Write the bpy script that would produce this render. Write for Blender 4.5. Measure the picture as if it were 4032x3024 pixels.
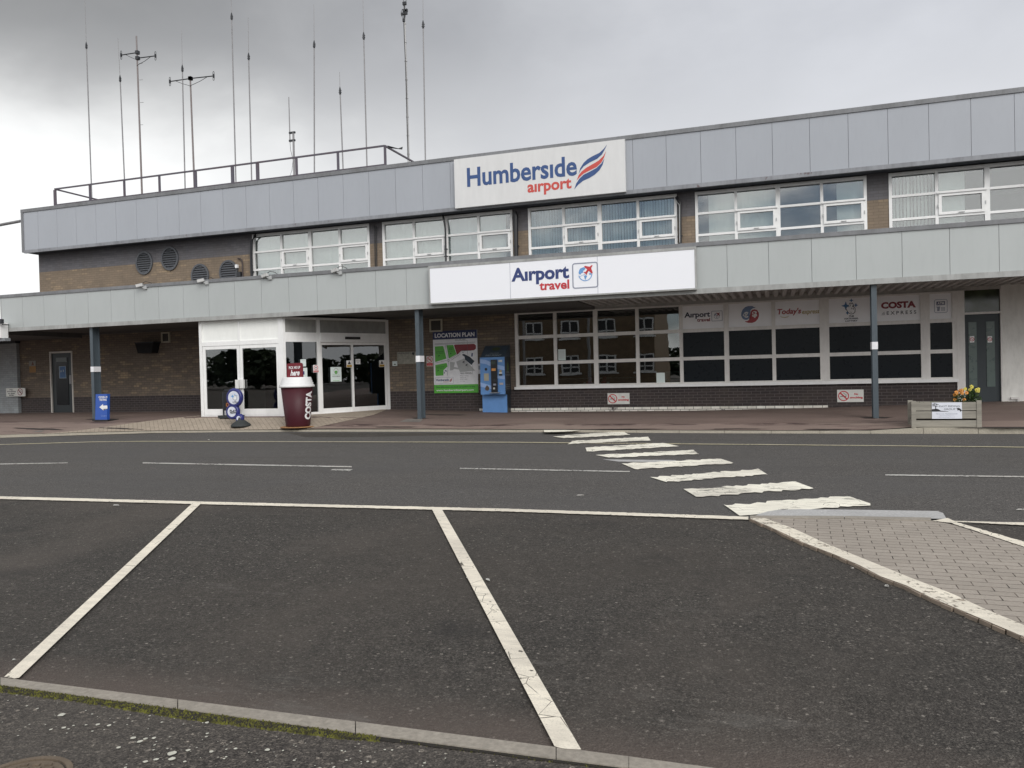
import bpy, bmesh, math, random
from mathutils import Matrix, Vector
R = math.radians
random.seed(7)
for o in list(bpy.data.objects): bpy.data.objects.remove(o)
S = bpy.context.scene
C = S.collection

# ------------------------------------------------------------------ camera
F, YAW, PITCH, ROLL = 3047.63, R(18.7277), R(-0.8445), R(-1.419)
CAM = Vector((0, -20.7575, 1.0294))
_fw = Vector((-math.sin(YAW), math.cos(YAW), 0)); _rt = Vector((math.cos(YAW), math.sin(YAW), 0)); _up = Vector((0, 0, 1))
FW = _fw*math.cos(PITCH) + _up*math.sin(PITCH); _u2 = _up*math.cos(PITCH) - _fw*math.sin(PITCH)
RT = _rt*math.cos(ROLL) + _u2*math.sin(ROLL); UP = _u2*math.cos(ROLL) - _rt*math.sin(ROLL)
cam = bpy.data.cameras.new('camera'); camo = bpy.data.objects.new('camera', cam); C.objects.link(camo)
cam.sensor_width = 36; cam.lens = F/4032*36; cam.clip_start = .05; cam.clip_end = 3000
m = Matrix((RT, UP, -FW)).transposed().to_4x4(); m.translation = CAM; camo.matrix_world = m
S.camera = camo
S.render.resolution_x, S.render.resolution_y = 1024, 768
S.view_settings.view_transform = 'Standard'; S.view_settings.look = 'None'
S.view_settings.exposure = 0.0; S.view_settings.gamma = 1

# ------------------------------------------------------------------ world and sun
SUN_EL, SUN_AZ = R(34), R(139)      # azimuth from +Y clockwise
W = bpy.data.worlds.new('World'); S.world = W; W.use_nodes = True
nt = W.node_tree; nt.nodes.clear(); N = nt.nodes; Lk = nt.links.new
def nd(t, **k):
    n = N.new(t)
    for a, b in k.items(): setattr(n, a, b)
    return n
def wmath(op, a, b=None, clamp=False):
    n = nd('ShaderNodeMath', operation=op, use_clamp=clamp)
    for i, v in enumerate((a, b)):
        if v is None: continue
        if isinstance(v, (int, float)): n.inputs[i].default_value = v
        else: Lk(v, n.inputs[i])
    return n.outputs[0]
def wmix(f, a, b):
    n = nd('ShaderNodeMix', data_type='RGBA')
    for i, v in ((0, f), (6, a), (7, b)):
        if isinstance(v, tuple): n.inputs[i].default_value = (*v, 1)
        elif isinstance(v, (int, float)): n.inputs[i].default_value = v
        else: Lk(v, n.inputs[i])
    return n.outputs[2]
def wramp(v, a, b):
    n = nd('ShaderNodeMapRange', interpolation_type='SMOOTHSTEP'); Lk(v, n.inputs[0])
    n.inputs[1].default_value = a; n.inputs[2].default_value = b
    return n.outputs[0]
sky = nd('ShaderNodeTexSky', sky_type='NISHITA', sun_disc=False, sun_elevation=SUN_EL, sun_rotation=SUN_AZ)
tc = nd('ShaderNodeTexCoord'); dirv = tc.outputs['Generated']
def wdot(v):
    n = nd('ShaderNodeVectorMath', operation='DOT_PRODUCT'); Lk(dirv, n.inputs[0]); n.inputs[1].default_value = Vector(v).normalized()
    return n.outputs['Value']
def wnoise(scale, detail, rough=.5, stretch=(1, 1, 1), dist=0, off=(0, 0, 0)):
    mp = nd('ShaderNodeMapping'); Lk(dirv, mp.inputs[0]); mp.inputs['Scale'].default_value = stretch; mp.inputs['Location'].default_value = off
    n = nd('ShaderNodeTexNoise'); Lk(mp.outputs[0], n.inputs['Vector'])
    n.inputs['Scale'].default_value = scale; n.inputs['Detail'].default_value = detail; n.inputs['Roughness'].default_value = rough
    n.inputs['Distortion'].default_value = dist
    return n.outputs['Fac']
def pxdir(u, v): return (FW + RT*((u-2016)/F) - UP*((v-1512)/F)).normalized()
n1 = wnoise(2.2, 5, .5, (1, 1, 1.8), .3); n2 = wnoise(5.5, 6, .55, (1, 1, 1.6), .2, (3, 1, 5))
# side-to-side grey ramp: darker on the left, lighter on the right
lr = wramp(wdot(RT), -.62, .45)
grey = wmix(lr, (3.1, 3.15, 3.2), (6.2, 6.4, 6.9))
var = wmath('ADD', wmath('MULTIPLY', wmath('SUBTRACT', n1, .5), 3.4), wmath('MULTIPLY', wmath('SUBTRACT', n2, .5), 2.4))
v3 = nd('ShaderNodeCombineXYZ')
for i in range(3): Lk(var, v3.inputs[i])
ad = nd('ShaderNodeVectorMath', operation='ADD'); Lk(grey, ad.inputs[0]); Lk(v3.outputs[0], ad.inputs[1])
base = ad.outputs[0]
# bright break in the cloud low on the left
elev = wmath('ADD', wdot((0, 0, 1)), wmath('MULTIPLY', wmath('SUBTRACT', n1, .5), .16))
elev = wmath('ADD', elev, wmath('MULTIPLY', wmath('SUBTRACT', n2, .5), .07))
side = wramp(wmath('ADD', wdot(RT), wmath('MULTIPLY', wmath('SUBTRACT', n2, .5), .3)), .05, -.50)
gl = wmath('MULTIPLY', wramp(elev, .36, .235), side)
base = wmix(gl, base, (12.5, 12.6, 12.4))
hz = wmath('MULTIPLY', wramp(elev, .42, .2), .5)
base = wmix(hz, base, (8.6, 8.75, 9.0))
# behind the camera: brighter broken cloud with blue gaps
back = wramp(wdot((0.1, -1, .25)), -.1, .7)
blue = wramp(wnoise(3.3, 6, .55, (1, 1, 1.5), .2, (7, 2, 1)), .36, .52)
skyb = wmix(.5, sky.outputs[0], (3.0, 3.8, 5.2))
bk = wmix(blue, skyb, (13.2, 13.2, 13.2))
fin = wmix(back, base, bk)
bg = nd('ShaderNodeBackground'); Lk(fin, bg.inputs[0]); bg.inputs[1].default_value = .1
wo = nd('ShaderNodeOutputWorld'); Lk(bg.outputs[0], wo.inputs[0])
sun = bpy.data.lights.new('sun', 'SUN'); suno = bpy.data.objects.new('sun', sun); C.objects.link(suno)
sun.energy = 1.9; sun.angle = R(36); sun.color = (1, .97, .93)
sd = Vector((math.sin(SUN_AZ)*math.cos(SUN_EL), math.cos(SUN_AZ)*math.cos(SUN_EL), math.sin(SUN_EL)))
suno.rotation_euler = sd.to_track_quat('Z', 'Y').to_euler(); suno.location = (0, -30, 30)

# ------------------------------------------------------------------ calibrated measuring helpers
def ray(u, v): return FW + RT*((u-2016)/F) - UP*((v-1512)/F)
def at(u, v, Y):
    r = ray(u, v); return CAM + r*((Y-CAM.y)/r.y)
def atz(u, v, z):
    r = ray(u, v); return CAM + r*((z-CAM.z)/r.z)
def lerp(tab, x):
    if x <= tab[0][0]: return tab[0][1]
    for (a, p), (b, q) in zip(tab, tab[1:]):
        if x <= b: return p + (q-p)*(x-a)/(b-a)
    return tab[-1][1]
def gz(x, y): return lerp([(-25, -.46), (-13, -.44), (-4.4, -.33), (0, -.33)], y)
def surf_hit(u, v, fn, off=0.0):
    r = ray(u, v); lo, hi = 0.5, 80
    f = lambda t: CAM.z + r.z*t - fn(CAM.x+r.x*t, CAM.y+r.y*t) - off
    t = lo
    while t < hi and f(t) > 0: t += .1
    a, b = t-.1, t
    for _ in range(30):
        c = (a+b)/2
        if f(c) > 0: a = c
        else: b = c
    return CAM + r*a
def gd(u, v, off=0.0): return surf_hit(u, v, gz, off)
ZK = -.285
KERB_PX = [(-900, 1752), (-400, 1731), (0, 1714), (150, 1710), (300, 1705.5), (600, 1698), (1000, 1694.5), (1300, 1693), (1700, 1693), (2000, 1694.5), (2300, 1695), (2600, 1697), (3000, 1698.5), (3400, 1699)]
KL = []
for u, v in KERB_PX:
    p = atz(u, v, ZK); KL.append((p.x, p.y))
KL += [(3.2, KL[-1][1]-.01), (30, KL[-1][1]-.02)]
def yk(x): return lerp(KL, x)
def zk(x): return lerp([(1.7, ZK), (2.5, -.215), (40, -.215)], x)
def pz(x, y):
    k = yk(x); zm = lerp([(-30, -.06), (-19, -.055), (-15.3, .0), (-12.5, .0), (-11.0, -.04), (-8.5, -.09), (2, -.12), (5, -.08), (30, -.06)], x)
    zw = lerp([(-30, .02), (-15, .02), (-11, .03), (-7, -.085), (-2, -.085), (1.2, -.03), (3, .02), (5, .085), (30, .09)], x)
    if y < -2.9: 
        t = (y-k)/(-2.9-k); return zk(x)+(zm-zk(x))*t
    t = (y+2.9)/2.9; return zm+(zw-zm)*min(t, 1.0)
def pd(u, v, off=0.0): return surf_hit(u, v, pz, off)

# ------------------------------------------------------------------ materials
MATS = {}
def newmat(name):
    mt = bpy.data.materials.new(name); mt.use_nodes = True; mt.node_tree.nodes.clear(); return mt
class NB:
    def __init__(s, name):
        s.m = newmat(name); s.t = s.m.node_tree; s.out = s.n('ShaderNodeOutputMaterial')
        s.g = s.n('ShaderNodeNewGeometry')
    def n(s, t, **k):
        x = s.t.nodes.new(t)
        for a, b in k.items(): setattr(x, a, b)
        return x
    def l(s, a, b): s.t.links.new(a, b)
    def put(s, sock, v):
        if isinstance(v, (int, float)): sock.default_value = v
        elif isinstance(v, tuple): sock.default_value = (*v, 1) if len(v) == 3 and sock.type == 'RGBA' else v
        else: s.l(v, sock)
    def mix(s, f, a, b, blend='MIX'):
        x = s.n('ShaderNodeMix', data_type='RGBA', blend_type=blend)
        s.put(x.inputs[0], f); s.put(x.inputs[6], a); s.put(x.inputs[7], b); return x.outputs[2]
    def math(s, op, a, b=0.0, clamp=False):
        x = s.n('ShaderNodeMath', operation=op, use_clamp=clamp); s.put(x.inputs[0], a); s.put(x.inputs[1], b); return x.outputs[0]
    def ramp(s, v, a, b, lo=0.0, hi=1.0):
        x = s.n('ShaderNodeMapRange'); s.put(x.inputs[0], v)
        for i, q in enumerate((a, b, lo, hi)): x.inputs[i+1].default_value = q
        return x.outputs[0]
    def pos(s, scale=(1, 1, 1), off=(0, 0, 0)):
        mp = s.n('ShaderNodeMapping'); s.l(s.g.outputs['Position'], mp.inputs[0]); mp.inputs['Scale'].default_value = scale; mp.inputs['Location'].default_value = off
        return mp.outputs[0]
    def noise(s, scale, detail=4, rough=.55, vec=None, stretch=(1, 1, 1), col=False, dist=0):
        x = s.n('ShaderNodeTexNoise'); s.l(vec if vec is not None else s.pos(stretch), x.inputs['Vector'])
        x.inputs['Scale'].default_value = scale; x.inputs['Detail'].default_value = detail; x.inputs['Roughness'].default_value = rough; x.inputs['Distortion'].default_value = dist
        return x.outputs['Color' if col else 'Fac']
    def vor(s, scale, feature='F1', out='Distance', vec=None):
        x = s.n('ShaderNodeTexVoronoi', feature=feature); s.l(vec if vec is not None else s.pos(), x.inputs['Vector']); x.inputs['Scale'].default_value = scale
        return x.outputs[out]
    def bsdf(s, col, rough=.6, metal=0.0, bump=None, bstr=.3, bdist=.005, coat=0.0, spec=.5, alpha=None):
        p = s.n('ShaderNodeBsdfPrincipled'); s.put(p.inputs['Base Color'], col); s.put(p.inputs['Roughness'], rough); s.put(p.inputs['Metallic'], metal)
        p.inputs['Coat Weight'].default_value = coat; p.inputs['Coat Roughness'].default_value = .25; p.inputs['Specular IOR Level'].default_value = spec
        if bump is not None:
            b = s.n('ShaderNodeBump'); b.inputs['Strength'].default_value = bstr; b.inputs['Distance'].default_value = bdist
            s.l(bump, b.inputs['Height']); s.l(b.outputs[0], p.inputs['Normal'])
        if alpha is not None: s.put(p.inputs['Alpha'], alpha)
        s.l(p.outputs[0], s.out.inputs[0]); return s.m
def plain(name, col, rough=.5, metal=0.0, var=.08, scale=6, coat=0.0, spec=.5, bstr=0, streak=False):
    if name in MATS: return MATS[name]
    b = NB(name); f = b.noise(scale, 5, .6, stretch=(1, 1, .25) if streak else (1, 1, 1))
    k = b.ramp(f, .3, .7, 1-var, 1+var)
    vm = b.n('ShaderNodeVectorMath', operation='SCALE'); vm.inputs[0].default_value = col; b.l(k, vm.inputs['Scale'])
    fine = b.noise(90, 3) if bstr else None
    MATS[name] = b.bsdf(vm.outputs[0], b.ramp(f, .3, .7, max(rough-.06, .02), min(rough+.06, 1)), metal, fine, bstr, .002, coat, spec)
    return MATS[name]
def dirty(name, col, dirt, rough=.5, amt=.5, dscale=3, coat=0.0, rust=None, spec=.5, stretch=(1, 1, .35)):
    b = NB(name); f = b.noise(dscale, 8, .65, stretch=stretch); g = b.noise(dscale*7, 6, .6, stretch=stretch)
    c = b.mix(b.math('MULTIPLY', b.ramp(f, .42, .75), amt), col, dirt)
    c = b.mix(b.math('MULTIPLY', b.ramp(g, .45, .8), amt*.7), c, dirt)
    if rust:
        h = b.noise(rust[1], 7, .7); c = b.mix(b.ramp(h, rust[2], rust[2]+.05), c, rust[0])
    MATS[name] = b.bsdf(c, rough, coat=coat, spec=spec); return MATS[name]

def brick(name, kind):
    b = NB(name); sp = b.n('ShaderNodeSeparateXYZ'); b.l(b.g.outputs['Position'], sp.inputs[0])
    xy = b.math('ADD', sp.outputs[0], sp.outputs[1]); z = sp.outputs[2]
    wob = b.noise(9, 2)
    cv = b.n('ShaderNodeCombineXYZ'); b.l(xy, cv.inputs[0]); b.l(b.math('ADD', b.math('SUBTRACT', z, .027), b.math('MULTIPLY', wob, .004)), cv.inputs[1])
    def bt(c1, c2, mo, ms=.005, bias=0):
        t = b.n('ShaderNodeTexBrick'); b.l(cv.outputs[0], t.inputs[0]); t.offset = .5
        for k, v in (('Color1', (*c1, 1)), ('Color2', (*c2, 1)), ('Mortar', (*mo, 1)), ('Scale', 1), ('Mortar Size', ms), ('Mortar Smooth', .15), ('Bias', bias), ('Brick Width', .225), ('Row Height', .075)): t.inputs[k].default_value = v
        return t
    # clumps of lighter and darker bricks: colour picked per brick cell
    sn = b.n('ShaderNodeVectorMath', operation='SNAP'); sn.inputs[1].default_value = (.225, .075, 1)
    row = b.math('FLOOR', b.math('DIVIDE', b.math('SUBTRACT', z, .027), .075))
    shift = b.math('MULTIPLY', b.math('MODULO', b.math('ABSOLUTE', row), 2.0), .1125)
    cc = b.n('ShaderNodeCombineXYZ'); b.l(b.math('ADD', xy, shift), cc.inputs[0]); b.l(b.math('SUBTRACT', z, .027), cc.inputs[1]); b.l(cc.outputs[0], sn.inputs[0])
    wn = b.n('ShaderNodeTexWhiteNoise', noise_dimensions='3D'); b.l(sn.outputs[0], wn.inputs[0])
    big = b.noise(.45, 3, .6)
    t1 = bt((.18, .142, .11), (.14, .113, .088), (.07, .06, .052))
    lightf = b.ramp(b.math('ADD', wn.outputs['Value'], b.math('MULTIPLY', big, .45)), 1.02, 1.42, 0, .8)
    beige = b.mix(b.math('MULTIPLY', lightf, b.math('SUBTRACT', 1.0, t1.outputs['Fac'])), t1.outputs['Color'], (.42, .31, .19))
    if kind == 'low':
        t2 = bt((.050, .038, .037), (.036, .029, .030), (.12, .105, .10), .0055)
        t3 = bt((.85, .83, .76), (.66, .63, .56), (.05, .045, .04), .006)
        # older joints show light only in places
        c = b.mix(b.math('GREATER_THAN', z, .552), t2.outputs['Color'], beige)
        inr = b.math('MULTIPLY', b.math('GREATER_THAN', sp.outputs[0], -8.05), b.math('LESS_THAN', sp.outputs[0], 1.25))
        inr = b.math('MULTIPLY', inr, b.math('LESS_THAN', z, .027))
        patch = b.ramp(b.noise(1.3, 4, .6, stretch=(1, 1, 1)), .36, .42)
        c = b.mix(b.math('MULTIPLY', inr, patch), c, t3.outputs['Color'])
        fac = t2.outputs['Fac']
    elif kind == 'high':
        t2 = bt((.15, .145, .155), (.12, .117, .128), (.11, .105, .11), .005)
        c = b.mix(b.math('GREATER_THAN', z, 5.04), b.mix(.3, beige, (.36, .27, .18)), t2.outputs['Color']); fac = t2.outputs['Fac']
    else:
        t2 = bt((.34, .36, .37), (.29, .31, .32), (.2, .21, .22), .004); c = t2.outputs['Color']; fac = t2.outputs['Fac']
    grime = b.noise(2.2, 7, .65, stretch=(1, 1, .6))
    c = b.mix(b.ramp(grime, .45, .8, 0, .45), c, (.09, .075, .06))
    MATS[name] = b.bsdf(c, .88, bump=b.math('SUBTRACT', b.math('MULTIPLY', b.noise(60, 4), .4), fac), bstr=.6, bdist=.006)
    return MATS[name]
BR_LOW = brick('brick_ground_floor', 'low'); BR_UP = brick('brick_upper_floor', 'high'); BR_PAINT = brick('painted_brick', 'paint')

def asphalt(name, base, stone, sc=1.0, contrast=.5, blotch=(.05, .045, .042), spots=None, bd=.006, warm=False):
    b = NB(name)
    v = b.n('ShaderNodeTexVoronoi'); b.l(b.pos(), v.inputs[0]); v.inputs['Scale'].default_value = 95*sc
    sp = b.n('ShaderNodeSeparateColor'); b.l(v.outputs['Color'], sp.inputs[0])
    peb = b.ramp(sp.outputs[0], 1-contrast, 1.0)
    c = b.mix(b.math('MULTIPLY', peb, b.ramp(v.outputs['Distance'], .75, .2)), base, stone)
    v2 = b.n('ShaderNodeTexVoronoi'); b.l(b.pos(), v2.inputs[0]); v2.inputs['Scale'].default_value = 38*sc
    sp2 = b.n('ShaderNodeSeparateColor'); b.l(v2.outputs['Color'], sp2.inputs[0])
    c = b.mix(b.math('MULTIPLY', b.ramp(sp2.outputs[1], .86, .95), b.ramp(v2.outputs['Distance'], .42, .25)), c, tuple(min(1, x*1.7) for x in stone))
    dk = b.noise(150*sc, 3, .6)
    c = b.mix(b.ramp(dk, .52, .4), c, tuple(x*.25 for x in base)); c = b.mix(b.ramp(b.noise(42*sc, 3, .6), .46, .36), c, tuple(x*.3 for x in base)); c = b.mix(b.ramp(b.noise(46*sc, 4, .7), .57, .68, 0, .6), c, stone)
    c = b.mix(b.ramp(b.noise(.55, 6, .6), .4, .7, 0, .55), c, blotch)
    c = b.mix(b.ramp(b.noise(.9, 7, .62, stretch=(.35, 1.6, 1)), .5, .75, 0, .4), c, tuple(x*.55 for x in base))
    c = b.mix(b.ramp(b.noise(7, 5, .6), .5, .75, 0, .12), c, stone)
    if warm:
        p0, p1 = gd(0, 2677), gd(2191, 2955); t_ = (p1-p0).normalized(); n_ = Vector((-t_.y, t_.x, 0)); dp_ = b.n('ShaderNodeVectorMath', operation='DOT_PRODUCT')
        b.l(b.g.outputs['Position'], dp_.inputs[0]); dp_.inputs[1].default_value = n_
        dd = b.math('ADD', b.math('SUBTRACT', dp_.outputs['Value'], n_.dot(p0)), b.math('MULTIPLY', b.math('SUBTRACT', b.noise(3.5, 5, .6), .5), .35))
        c = b.mix(b.ramp(dd, .38, .05, 0, .6), c, (.125, .097, .082))
        c = b.mix(b.ramp(b.noise(.32, 6, .65, stretch=(1.3, .6, 1)), .52, .68, 0, .45), c, (.115, .097, .082))
        c = b.mix(b.math('MULTIPLY', b.ramp(b.noise(1.1, 7, .7, stretch=(.5, 1.6, 1)), .62, .72), .5), c, (.16, .15, .135))
        oil = b.ramp(b.vor(.55), .16, .06); c = b.mix(b.math('MULTIPLY', oil, b.ramp(b.noise(6, 5, .7), .4, .6, .1, .6)), c, (.022, .02, .019))
    if spots:
        vv = b.pos(); v3 = b.n('ShaderNodeTexVoronoi'); b.l(vv, v3.inputs[0]); v3.inputs['Scale'].default_value = spots[1]
        s3 = b.n('ShaderNodeSeparateColor'); b.l(v3.outputs['Color'], s3.inputs[0])
        c = b.mix(b.math('MULTIPLY', b.math('GREATER_THAN', s3.outputs[2], spots[2]), b.ramp(v3.outputs['Distance'], .3, .24)), c, spots[0])
    h = b.math('ADD', v.outputs['Distance'], b.math('MULTIPLY', dk, -1.0))
    MATS[name] = b.bsdf(c, .86, bump=h, bstr=.9, bdist=bd, spec=.35); return MATS[name]
ASP_BAY = asphalt('coarse_asphalt', (.060, .054, .047), (.21, .19, .165), .95, .45, (.066, .056, .046), None, .007, True)
ASP_ROAD = asphalt('road_asphalt', (.112, .104, .096), (.20, .185, .17), 1.0, .5, (.085, .082, .08), None, .004)
ASP_PATH = asphalt('footpath_asphalt', (.078, .068, .060), (.24, .21, .175), .8, .45, (.10, .088, .075), ((.48, .45, .38), 30, .93), .008)
def redtar():
    b = NB('red_tarmac'); v = b.vor(110)
    c = b.mix(b.ramp(b.noise(60, 3), .35, .7), (.13, .085, .07), (.21, .15, .12))
    c = b.mix(b.ramp(b.noise(1.2, 6, .6, stretch=(.5, 1.6, 1)), .45, .7, 0, .85), c, (.22, .15, .125))
    c = b.mix(b.ramp(b.noise(1.6, 8, .7, stretch=(.4, 2.2, 1), dist=.4), .6, .66, 0, .8), c, (.07, .042, .038))
    c = b.mix(b.ramp(b.noise(.6, 4, .6, stretch=(.4, 1, 1)), .55, .72, 0, .6), c, (.28, .22, .17))
    sp = b.n('ShaderNodeSeparateXYZ'); b.l(b.g.outputs['Position'], sp.inputs[0])
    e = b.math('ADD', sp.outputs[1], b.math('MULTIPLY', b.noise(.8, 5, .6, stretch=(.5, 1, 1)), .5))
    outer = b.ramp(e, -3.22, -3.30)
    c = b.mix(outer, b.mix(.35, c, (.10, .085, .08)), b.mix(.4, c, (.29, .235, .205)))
    streak = b.math('MULTIPLY', b.ramp(e, -3.5, -3.3), b.ramp(e, -3.12, -3.26))
    c = b.mix(b.math('MULTIPLY', streak, b.ramp(b.noise(1.4, 6, .65, stretch=(.6, 2, 1)), .48, .56)), c, (.055, .032, .03))
    st2 = b.ramp(b.noise(2.1, 7, .7, stretch=(.25, 2.5, 1), dist=.3), .6, .64, 0, .75)
    c = b.mix(b.math('MULTIPLY', st2, b.ramp(sp.outputs[1], -3.4, -3.9)), c, (.07, .04, .038))
    return b.bsdf(c, .8, bump=v, bstr=.4, bdist=.004, spec=.4)
RED = redtar()
def paving(name, c1, c2, mo, rot=0.0, bw=.2, rh=.1, ms=.004, sx=1):
    b = NB(name); mp = b.n('ShaderNodeMapping'); b.l(b.g.outputs['Position'], mp.inputs[0]); mp.inputs['Rotation'].default_value = (0, 0, rot)
    wv = b.n('ShaderNodeVectorMath', operation='ADD'); b.l(mp.outputs[0], wv.inputs[0])
    nz = b.n('ShaderNodeVectorMath', operation='SCALE'); b.l(b.noise(3, 2, col=True), nz.inputs[0]); nz.inputs['Scale'].default_value = .012; b.l(nz.outputs[0], wv.inputs[1])
    t = b.n('ShaderNodeTexBrick'); b.l(wv.outputs[0], t.inputs[0]); t.offset = .5
    for k, v in (('Color1', (*c1, 1)), ('Color2', (*c2, 1)), ('Mortar', (*mo, 1)), ('Scale', 1), ('Mortar Size', ms), ('Mortar Smooth', .3), ('Bias', 0), ('Brick Width', bw), ('Row Height', rh)): t.inputs[k].default_value = v
    c = b.mix(b.ramp(b.noise(70, 4), .4, .7, 0, .5), t.outputs['Color'], tuple(x*.62 for x in c1))
    c = b.mix(b.ramp(b.noise(1.5, 6), .45, .75, 0, .35), c, tuple(x*.7 for x in c2))
    # joints open darker in places
    c = b.mix(b.math('MULTIPLY', t.outputs['Fac'], b.ramp(b.noise(14, 3), .45, .6)), c, (.03, .022, .016))
    return b.bsdf(c, .8, bump=b.math('SUBTRACT', b.math('MULTIPLY', b.noise(90, 3), .35), t.outputs['Fac']), bstr=.7, bdist=.006)
PAVE_IS = paving('island_block_paving', (.38, .335, .285), (.33, .29, .245), (.14, .11, .085), R(2), .203, .103)
PAVE_EN = paving('entrance_block_paving', (.42, .35, .275), (.36, .30, .235), (.22, .18, .135), R(45), .203, .103)
PAVE_BORD = paving('border_block_paving', (.31, .25, .2), (.27, .22, .18), (.1, .075, .055), 0, .2, .1)
def paint(name, col, wear, under=(.06, .055, .05), scale=26, streak=1.0):
    b = NB(name); f = b.noise(scale, 8, .68, stretch=(1/streak, streak, 1)); f2 = b.noise(1.6, 5, .6)
    a = b.ramp(b.math('ADD', f, b.math('MULTIPLY', f2, .5)), wear, wear+.035)
    v = b.n('ShaderNodeTexVoronoi', feature='DISTANCE_TO_EDGE'); b.l(b.pos((1, 1, 1)), v.inputs[0]); v.inputs['Scale'].default_value = 6
    crack = b.math('MULTIPLY', b.ramp(v.outputs['Distance'], .014, .006), b.ramp(b.noise(2.2, 3), .5, .56))
    a = b.math('MULTIPLY', a, b.math('SUBTRACT', 1.0, b.math('MULTIPLY', crack, .8)))
    c = b.mix(b.ramp(b.noise(9, 6, .6, stretch=(.6, 2, 1)), .4, .72, 0, .6), col, tuple(x*.62 for x in col))
    c = b.mix(b.ramp(b.noise(.7, 5, .6), .45, .7, 0, .55), c, (.42, .38, .33))
    c = b.mix(b.ramp(b.noise(140, 3), .35, .5, .35, 0), c, tuple(x*.45 for x in col))
    return b.bsdf(c, .7, bump=b.noise(80, 3), bstr=.3, bdist=.003, alpha=a)
LINE = paint('white_line_paint', (.88, .81, .67), .58); ZEB = paint('worn_crossing_paint', (.98, .94, .80), .63, scale=7, streak=2.2)
THIN = paint('faded_white_paint', (.55, .54, .5), .66, scale=30); YEL = paint('faded_yellow_paint', (.46, .42, .28), .62, scale=24)
LINEP = paint('worn_line_paint', (.88, .81, .67), .62, scale=20)
def concrete(name, col, joint=None):
    b = NB(name); c = b.mix(b.ramp(b.noise(45, 4), .35, .7), tuple(x*.72 for x in col), col)
    c = b.mix(b.ramp(b.noise(3, 6, .6), .45, .75, 0, .6), c, tuple(x*.6 for x in col))
    v = b.vor(160); c = b.mix(b.ramp(v, .25, .1, 0, .35), c, (.4, .38, .33))
    return b.bsdf(c, .85, bump=b.noise(120, 4), bstr=.5, bdist=.004)
KERB = concrete('kerb_concrete', (.46, .42, .34)); KERBN = concrete('edging_concrete', (.35, .315, .265)); TACT = concrete('pale_concrete', (.50, .495, .485))
def panelmat(name, col, coat):
    b = NB(name); f = b.noise(.8, 5, .6, stretch=(1, 1, .5)); g = b.noise(14, 4, .6, stretch=(1, 1, .15))
    c = b.mix(b.ramp(f, .35, .75, 0, .5), col, tuple(x*.86 for x in col))
    c = b.mix(b.ramp(g, .5, .8, 0, .25), c, tuple(x*.8 for x in col))
    MATS[name] = b.bsdf(c, .38, coat=coat, spec=.6); return MATS[name]
PAN_UP = panelmat('blue_grey_panel', (.35, .37, .405), .4); PAN_LO = panelmat('pale_grey_panel', (.42, .445, .44), .2)
TRIM = dirty('grey_trim', (.20, .205, .215), (.09, .09, .09), .55, .6, 2, rust=None)
TRIM_RUST = dirty('rusted_trim', (.27, .28, .30), (.12, .12, .13), .55, .7, 2, rust=((.09, .045, .045), 3.2, .615))
TRIM_LO = dirty('pale_trim', (.38, .385, .375), (.18, .18, .17), .55, .7, 2, rust=((.14, .06, .04), 1.6, .72))
SOFF = dirty('soffit_board', (.11, .105, .10), (.05, .05, .05), .8, .6, 2)
DECK = dirty('steel_deck', (.48, .46, .44), (.26, .25, .24), .5, .7, 3)
FELT = dirty('roof_felt', (.12, .12, .12), (.07, .07, .07), .9, .6, 2)
WHITE = dirty('white_frame', (.84, .84, .83), (.55, .55, .53), .35, .3, 3)
WHITE_D = dirty('weathered_white_frame', (.74, .72, .69), (.45, .43, .41), .5, .45, 2.5)
SIGNW = plain('sign_white', (.84, .85, .89), .4, var=.0, coat=.0); SIGNG = plain('sign_offwhite', (.66, .66, .655), .35, var=.04, coat=.2, streak=True)
NAVY = plain('navy_print', (.03, .05, .17), .4, var=.05); REDP = plain('red_print', (.52, .04, .05), .4, var=.05)
NAVYF = plain('faded_blue_print', (.035, .08, .22), .45, var=.08); REDF = plain('faded_red_print', (.55, .075, .06), .45, var=.08)
SKYB = plain('sky_blue_print', (.14, .32, .62), .4); GREY_P = plain('grey_print', (.27, .29, .36), .4); BLK = plain('black_print', (.02, .02, .022), .5)
WHT = plain('white_print', (.8, .8, .8), .4, var=.02); PAPER = plain('paper', (.66, .74, .72), .6, var=.03)
GREENP = plain('green_print', (.10, .42, .05), .4, var=.03); MAROON = plain('maroon_print', (.16, .008, .012), .4)
DKRED = plain('dark_red_print', (.22, .02, .03), .4); YELP = plain('yellow_print', (.6, .36, .03), .4); GOLD = plain('gold_print', (.45, .36, .16), .5)
LGREY = plain('light_grey_print', (.42, .43, .43), .4); COLM = dirty('column_paint', (.075, .095, .11), (.04, .05, .06), .4, .5, 4)
DARKM = plain('dark_metal', (.022, .024, .028), .45, var=.2); RAILM = dirty('rail_metal', (.09, .085, .11), (.1, .05, .05), .5, .6, 5)
GALV = plain('galvanised_steel', (.25, .245, .25), .5, .2, var=.15); BPIPE = plain('black_pipe', (.012, .013, .016), .35)
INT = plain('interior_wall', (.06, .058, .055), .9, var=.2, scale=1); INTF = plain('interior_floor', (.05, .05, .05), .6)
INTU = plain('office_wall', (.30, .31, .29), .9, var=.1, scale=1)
VINYL = plain('vinyl_panel', (.86, .86, .88), .45, var=.04, scale=2); FILM = plain('black_film', (.006, .009, .012), .3, var=.0, spec=.18)
BLIND = plain('blind_fabric', (.84, .90, .87), .8, var=.05, scale=2); BLIND2 = plain('blue_blind_fabric', (.76, .87, .90), .8, var=.05, scale=2)
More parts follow.
